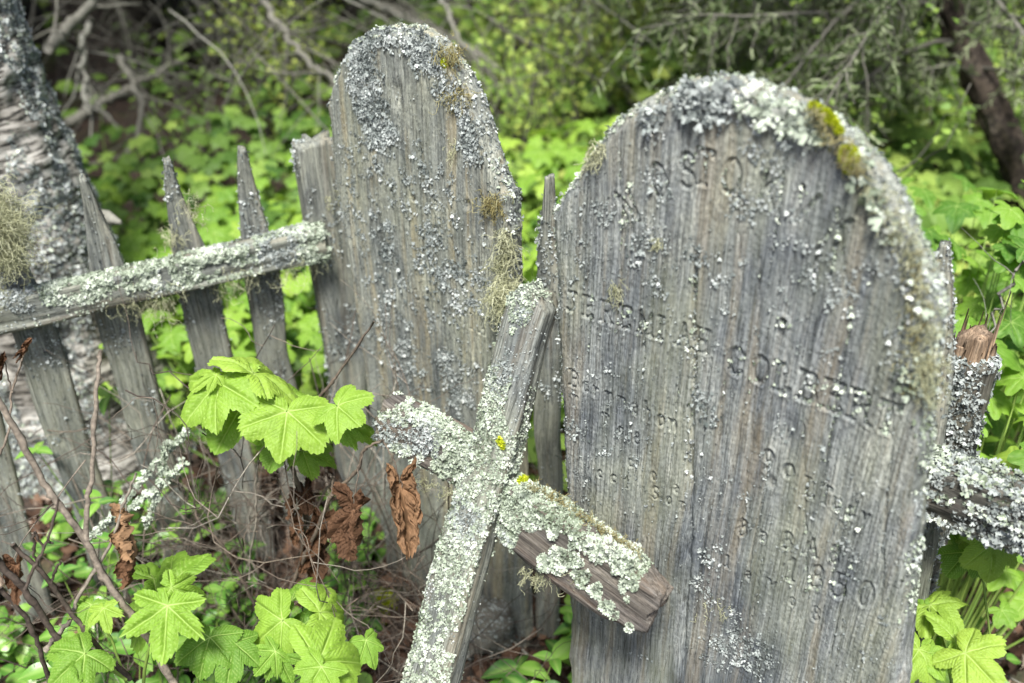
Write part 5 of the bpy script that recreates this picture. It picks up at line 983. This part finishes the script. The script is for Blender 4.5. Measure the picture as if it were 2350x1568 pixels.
for (px, py, Y, h, w, n, ti, lab) in ((650, 260, 4.0, .9, .35, 40, .85, 'yellow green shrub behind the narrow board to its left'), (1440, 160, 4.4, .8, .5, 55, .9, 'yellow green shrub above the gap between the boards'), (1620, 130, 4.2, .8, .45, 45, .75, 'light green shrub above the top of the large board'), (1300, 180, 3.8, .8, .3, 30, .8, 'slender light shrub right of the narrow board top'),
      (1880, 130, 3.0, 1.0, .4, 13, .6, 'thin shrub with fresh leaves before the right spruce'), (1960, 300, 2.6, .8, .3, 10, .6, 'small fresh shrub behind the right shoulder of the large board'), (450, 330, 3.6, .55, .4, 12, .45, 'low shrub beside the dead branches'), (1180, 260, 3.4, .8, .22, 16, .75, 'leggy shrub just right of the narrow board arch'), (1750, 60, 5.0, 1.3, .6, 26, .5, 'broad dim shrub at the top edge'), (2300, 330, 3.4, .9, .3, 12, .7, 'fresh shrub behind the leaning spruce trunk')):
    c = atz(px, py + 120, .1); sc = Y / max(c[1], .1); c = at(px, py, Y); fine_shrub(lab, (c[0], c[1]), max(h, c[2] + .15), w, n, rng, ti)
# ------------------------------------------------------------------ spruces
def spruce(label, base, top, r0, r1, n_br, zr, rng, blen, droop, twig=26, needle=12, tint=.4, side=None, live=1.0, name='spruce_tree', nsz=.016, shade_crown=0, group='spruce trees'):
    base, top = np.array(base, float), np.array(top, float); T = thing(name, label, 'tree', base, group); L = np.linalg.norm(top - base)
    V, F = log_mesh(L, r0, r1, .03, base[0], .012, 40, lambda f: 1 + .5 * np.exp(-f * 14)); R = frame(top - base, [0, 1, 0]); obj('trunk', V, F, M_BARK, T, rel(T, R, base), {'tint': .5 + .5 * vn(V[:, 0] * 30, V[:, 1] * 30, V[:, 2] * 12)})
    br, NP, NO, LP = [], [], [], []
    for i in range(n_br):
        z = rng.uniform(*zr); f = z / L; c = (top - base) * f; a = rng.random() * 6.283 if side is None else side[0] + rng.normal(0, side[1]); d = np.array([math.cos(a), math.sin(a), .05]); ln = blen * rng.uniform(.5, 1.1); pts = [c]
        for k in range(9): d = nz(d + np.array([0, 0, -droop]) + rng.normal(0, .10, 3)); pts.append(pts[-1] + d * ln / 9)
        V, F = tube(pts, np.linspace(.007 * ln + .001, .002, 10), 6); br.append((V, F, rng.random())); lv = rng.random() < live
        for k in range(twig):
            q = rng.uniform(1.5, 9); j = int(q); p = pts[j] + (pts[min(j + 1, 9)] - pts[j]) * (q - j); dd = nz(rng.normal(0, .7, 3) + d * .5 + np.array([0, 0, -.55])); tl = rng.uniform(.08, .24); tp = [p]
            for m in range(4): dd = nz(dd + rng.normal(0, .25, 3) + [0, 0, -.15]); tp.append(tp[-1] + dd * tl / 4)
            V, F = tube(tp, np.linspace(.0028, .001, 5), 3); br.append((V, F, rng.random()))
            if lv or rng.random() < .25:
                for m in range(needle): u = rng.random() * 4; jj = min(int(u), 3); NP.append(tp[jj] + (tp[jj + 1] - tp[jj]) * (u - jj)); NO.append(dd)
    V, F, t = join(br); obj('branches', V, F, M_GREYTWIG, T, None, {'tint': t * .55})
    if shade_crown:  # upper boughs out of view, added to shade the ground behind
        n = shade_crown; zz = 1.9 + 4.3 * rng.random(n) ** 1.2; rr = (2.3 - .35 * (zz - 1.9)) * np.sqrt(rng.random(n)); aa = rng.random(n) * 6.283; P = np.stack([rr * np.cos(aa), rr * np.sin(aa), zz - .18 * rr], 1)
        k = vn(P[:, 0] * 1.6, P[:, 1] * 1.6, P[:, 2] * 2.4) > -.25; P = P[k]; V, F, t = scatter(np.array([(-.16, 0, 0), (.16, 0, 0), (.10, 1, -.2), (-.10, 1, -.2)]), SPF, P, np.tile([0., 0, 1], (len(P), 1)), rng.uniform(.12, .3, len(P)), rng, .4); obj('shade_crown', V, F, M_NEEDLE, T, None, {'tint': t * .5}, kind='stuff')
    if NP:
        NP, NO = np.array(NP), np.array(NO); ND = np.array([(-.10, 0, 0), (.10, 0, 0), (.07, 1, .1), (-.07, 1, .1)]); N_ = rng.normal(0, 1, NP.shape); V, F, t = scatter(ND, SPF, NP, N_, nsz * rng.uniform(.6, 1.3, len(NP)), rng, .2, NO + rng.normal(0, .7, NO.shape)); obj('needles', V, F, M_NEEDLE, T, None, {'tint': np.clip(t * .8 + tint - .3, 0, 1)}, kind='stuff')
    return T
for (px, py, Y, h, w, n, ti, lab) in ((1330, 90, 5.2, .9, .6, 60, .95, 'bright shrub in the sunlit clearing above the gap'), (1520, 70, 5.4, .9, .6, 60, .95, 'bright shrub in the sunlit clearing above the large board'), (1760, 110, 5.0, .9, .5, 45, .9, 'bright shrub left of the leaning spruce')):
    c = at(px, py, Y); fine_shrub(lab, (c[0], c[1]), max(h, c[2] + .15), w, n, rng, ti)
rng = np.random.default_rng(131)
b = at(2420, 560, 2.75); t_ = at(2160, 0, 3.05); d_ = nz(t_ - b); bb = b - d_ * (b[2] / d_[2]); tt_ = t_ + d_ * 2.2
spruce('leaning spruce with a dark bare trunk and drooping grey green boughs at the upper right', bb, tt_, .048, .03, 120, (.75, 3.2), rng, 1.0, .06, 50, 18, .75, nsz=.026)
spruce('mossy spruce behind the top of the large board', (1.35, 4.5, gheight(1.35, 4.5)), (1.30, 4.6, 4.6), .08, .04, 60, (.6, 3.8), rng, 1.1, .07, 44, 18, .8, nsz=.027)
spruce('thick dark spruce trunk with dead lower branches at the upper left', (-1.95, 4.9, gheight(-1.95, 4.9)), (-2.0, 5.0, 6.5), .19, .13, 60, (.25, 3.5), rng, 1.5, .12, 26, 6, .15, live=.25, shade_crown=6000)
spruce('dark spruce deep in the shade at the top centre', (.15, 6.2, gheight(.15, 6.2)), (.1, 6.3, 6.5), .17, .12, 44, (.2, 3.2), rng, 1.6, .10, 24, 8, .12, live=.35, shade_crown=3500)
spruce('shaded spruce standing behind the narrow board', (-.75, 6.6, gheight(-.75, 6.6)), (-.7, 6.7, 6.5), .15, .1, 60, (.2, 3.4), rng, 1.6, .12, 26, 8, .15, live=.4, shade_crown=6000)
spruce('spruce with hanging boughs at the top right corner', (2.9, 4.6, gheight(2.9, 4.6)), (2.9, 4.7, 5.5), .12, .08, 110, (.3, 4.2), rng, 1.2, .07, 40, 16, .65, nsz=.027)
spruce('dark spruce at the upper left corner behind the birch', (-3.1, 4.6, gheight(-3.1, 4.6)), (-3.1, 4.7, 6), .15, .1, 60, (.2, 4), rng, 1.4, .12, 30, 12, .2, live=.8, shade_crown=6000)
spruce('far spruce in the shade behind the light green shrubs', (1.9, 6.9, gheight(1.9, 6.9)), (1.9, 7, 6.5), .15, .1, 90, (.2, 4.5), rng, 1.5, .12, 36, 14, .3, nsz=.026, shade_crown=6000)
# dead grey branches
def dead_branch(label, pts, r0, r1, n, rng, tint=.6, ln=.35, down=-.3):
    r0, r1 = r0 * .8, r1 * .75; tint = tint * .75
    P = smooth_path([at(*p) for p in pts], 7, .006, rng); T = thing('dead_branch', label, 'branch', P[0], 'dead grey branches in the background'); V, F = tube(P, np.linspace(r0, r1, len(P)) * (1 + .15 * rng.random(len(P))), 6); obj('limb', W2L(T, V), F, M_GREYTWIG, T, None, {'tint': np.full(len(V), tint)}); parts = []
    for k in range(n):
        i = rng.integers(2, len(P) - 1); d = nz(P[i] - P[i - 1]); d = nz(d * .6 + rng.normal(0, .5, 3) + [0, 0, down]); q = [P[i]]; l_ = ln * rng.uniform(.4, 1.1)
        for m in range(6): d = nz(d + rng.normal(0, .13, 3)); q.append(q[-1] + d * l_ / 6)
        V, F = tube(q, np.linspace(r1 * .55, r1 * .15, 7), 4); parts.append((V, F, rng.random()))
    if parts: V, F, t = join(parts); obj('side_twigs', W2L(T, V), F, M_GREYTWIG, T, None, {'tint': np.clip(t * .4 + tint - .2, 0, 1)})
rng = np.random.default_rng(141)
for lab, pts, r0, r1, n, ti in (
    ('long dead branch rising to the right before the dark spruce trunk', [(150, 285, 3.4), (240, 235, 3.5), (330, 185, 3.6), (430, 128, 3.8)], .022, .012, 12, .45),
    ('pale crooked branch hanging down left of the dark trunk', [(205, 40, 3.6), (192, 120, 3.5), (190, 200, 3.45), (205, 262, 3.4)], .014, .010, 6, .95),
    ('thick pale branch leaving the top edge beside the birch', [(110, 110, 3.0), (150, 70, 3.1), (185, 35, 3.2), (230, -30, 3.3)], .022, .016, 5, .7),
    ('slanting dead branch below the dark trunk', [(275, 130, 3.6), (310, 200, 3.5), (325, 270, 3.4), (280, 360, 3.2)], .016, .007, 8, .6),
    ('long grey branch sweeping down from the top edge left of the narrow board', [(590, -20, 3.6), (640, 60, 3.5), (700, 130, 3.4), (770, 190, 3.3)], .016, .010, 12, .6),
    ('grey branch fan above the narrow board, upper one', [(780, -30, 4.2), (900, 20, 4.1), (1010, 70, 4.0), (1110, 125, 3.9)], .018, .008, 20, .6),
    ('grey branch fan above the narrow board, lower one', [(820, -10, 4.0), (950, 50, 3.9), (1060, 100, 3.8), (1180, 190, 3.7)], .014, .007, 20, .75),
    ('steep pale dead branch at the top edge above the narrow board', [(1000, -30, 3.8), (1030, 40, 3.7), (1060, 100, 3.6), (1110, 150, 3.5)], .012, .006, 10, .8),
    ('thin dead branch crossing behind the top of the large board', [(1180, 150, 3.9), (1260, 185, 3.9), (1400, 230, 4.0)], .010, .006, 8, .4),
    ('dead branch drooping at the top edge between the two dark trunks', [(420, -20, 4.2), (520, 60, 4.2), (600, 110, 4.1), (700, 150, 4.0)], .016, .008, 18, .45),
    ('pale forked branch at the top edge right of the narrow board', [(1180, -10, 4.6), (1230, 60, 4.5), (1300, 100, 4.4)], .014, .007, 10, .5),
    ('short reddish dead branch above the large board', [(1640, 150, 3.3), (1700, 142, 3.3)], .008, .005, 2, .5),
    ('thin twigs reaching over the broken post', [(2350, 600, 1.4), (2290, 720, 1.38), (2260, 800, 1.36)], .0035, .0022, 8, .7)):
    dead_branch(lab, pts, r0, r1, n, rng, ti, .35 if pts[0][2] > 2 else .12)
# dark wood edge of the forest far behind, closing the view
def far_wood():
    rng = np.random.default_rng(151); P, N_ = [], []; n = 26000; a = rng.uniform(-.2, math.pi + .2, n); r = rng.uniform(8.5, 11, n); x = r * np.cos(a); y = 1 + r * np.sin(a); z = gheight(x, y) + 4.5 * rng.random(n); P = np.stack([x, y, z], 1)
    V, F, t = scatter(bend(T_LO[0], .3, .2, .1), T_LO[1], P, np.tile([0, -.6, .6], (n, 1)), rng.uniform(.10, .24, n), rng, .6); tag(obj('distant_forest', V, F, M_NEEDLE, None, None, {'tint': t * .5, }), 'dark far edge of the spruce forest', 'forest', None, 'stuff')
far_wood()

# fine bare twigs hanging under the dark spruces (nobody could count these)
def bare_twigs():
    rng = np.random.default_rng(161); parts = []
    for i in range(230):
        px, py = rng.uniform(100, 1350), rng.uniform(-60, 190) ; Y = rng.uniform(2.9, 5.0); p = at(px, py, Y)
        if p[2] < .25: continue
        d = nz([rng.choice([-1, 1, 1]) * rng.uniform(.3, 1), rng.normal(0, .5), rng.uniform(-.7, .15)]); L = rng.uniform(.2, .7); q = [p]
        for k in range(7): d = nz(d + rng.normal(0, .09, 3) + [0, 0, -.06]); q.append(q[-1] + d * L / 7)
        r0 = rng.uniform(.0012, .0034); V, F = tube(q, np.linspace(r0, r0 * .35, 8), 4); parts.append((V, F, rng.random() ** 2 * .8))
    V, F, t = join(parts); tag(obj('bare_twigs', V, F, M_GREYTWIG, None, None, {'tint': t}), 'tangle of fine bare grey twigs hanging under the dark spruces', 'twigs', None, 'stuff')
bare_twigs()
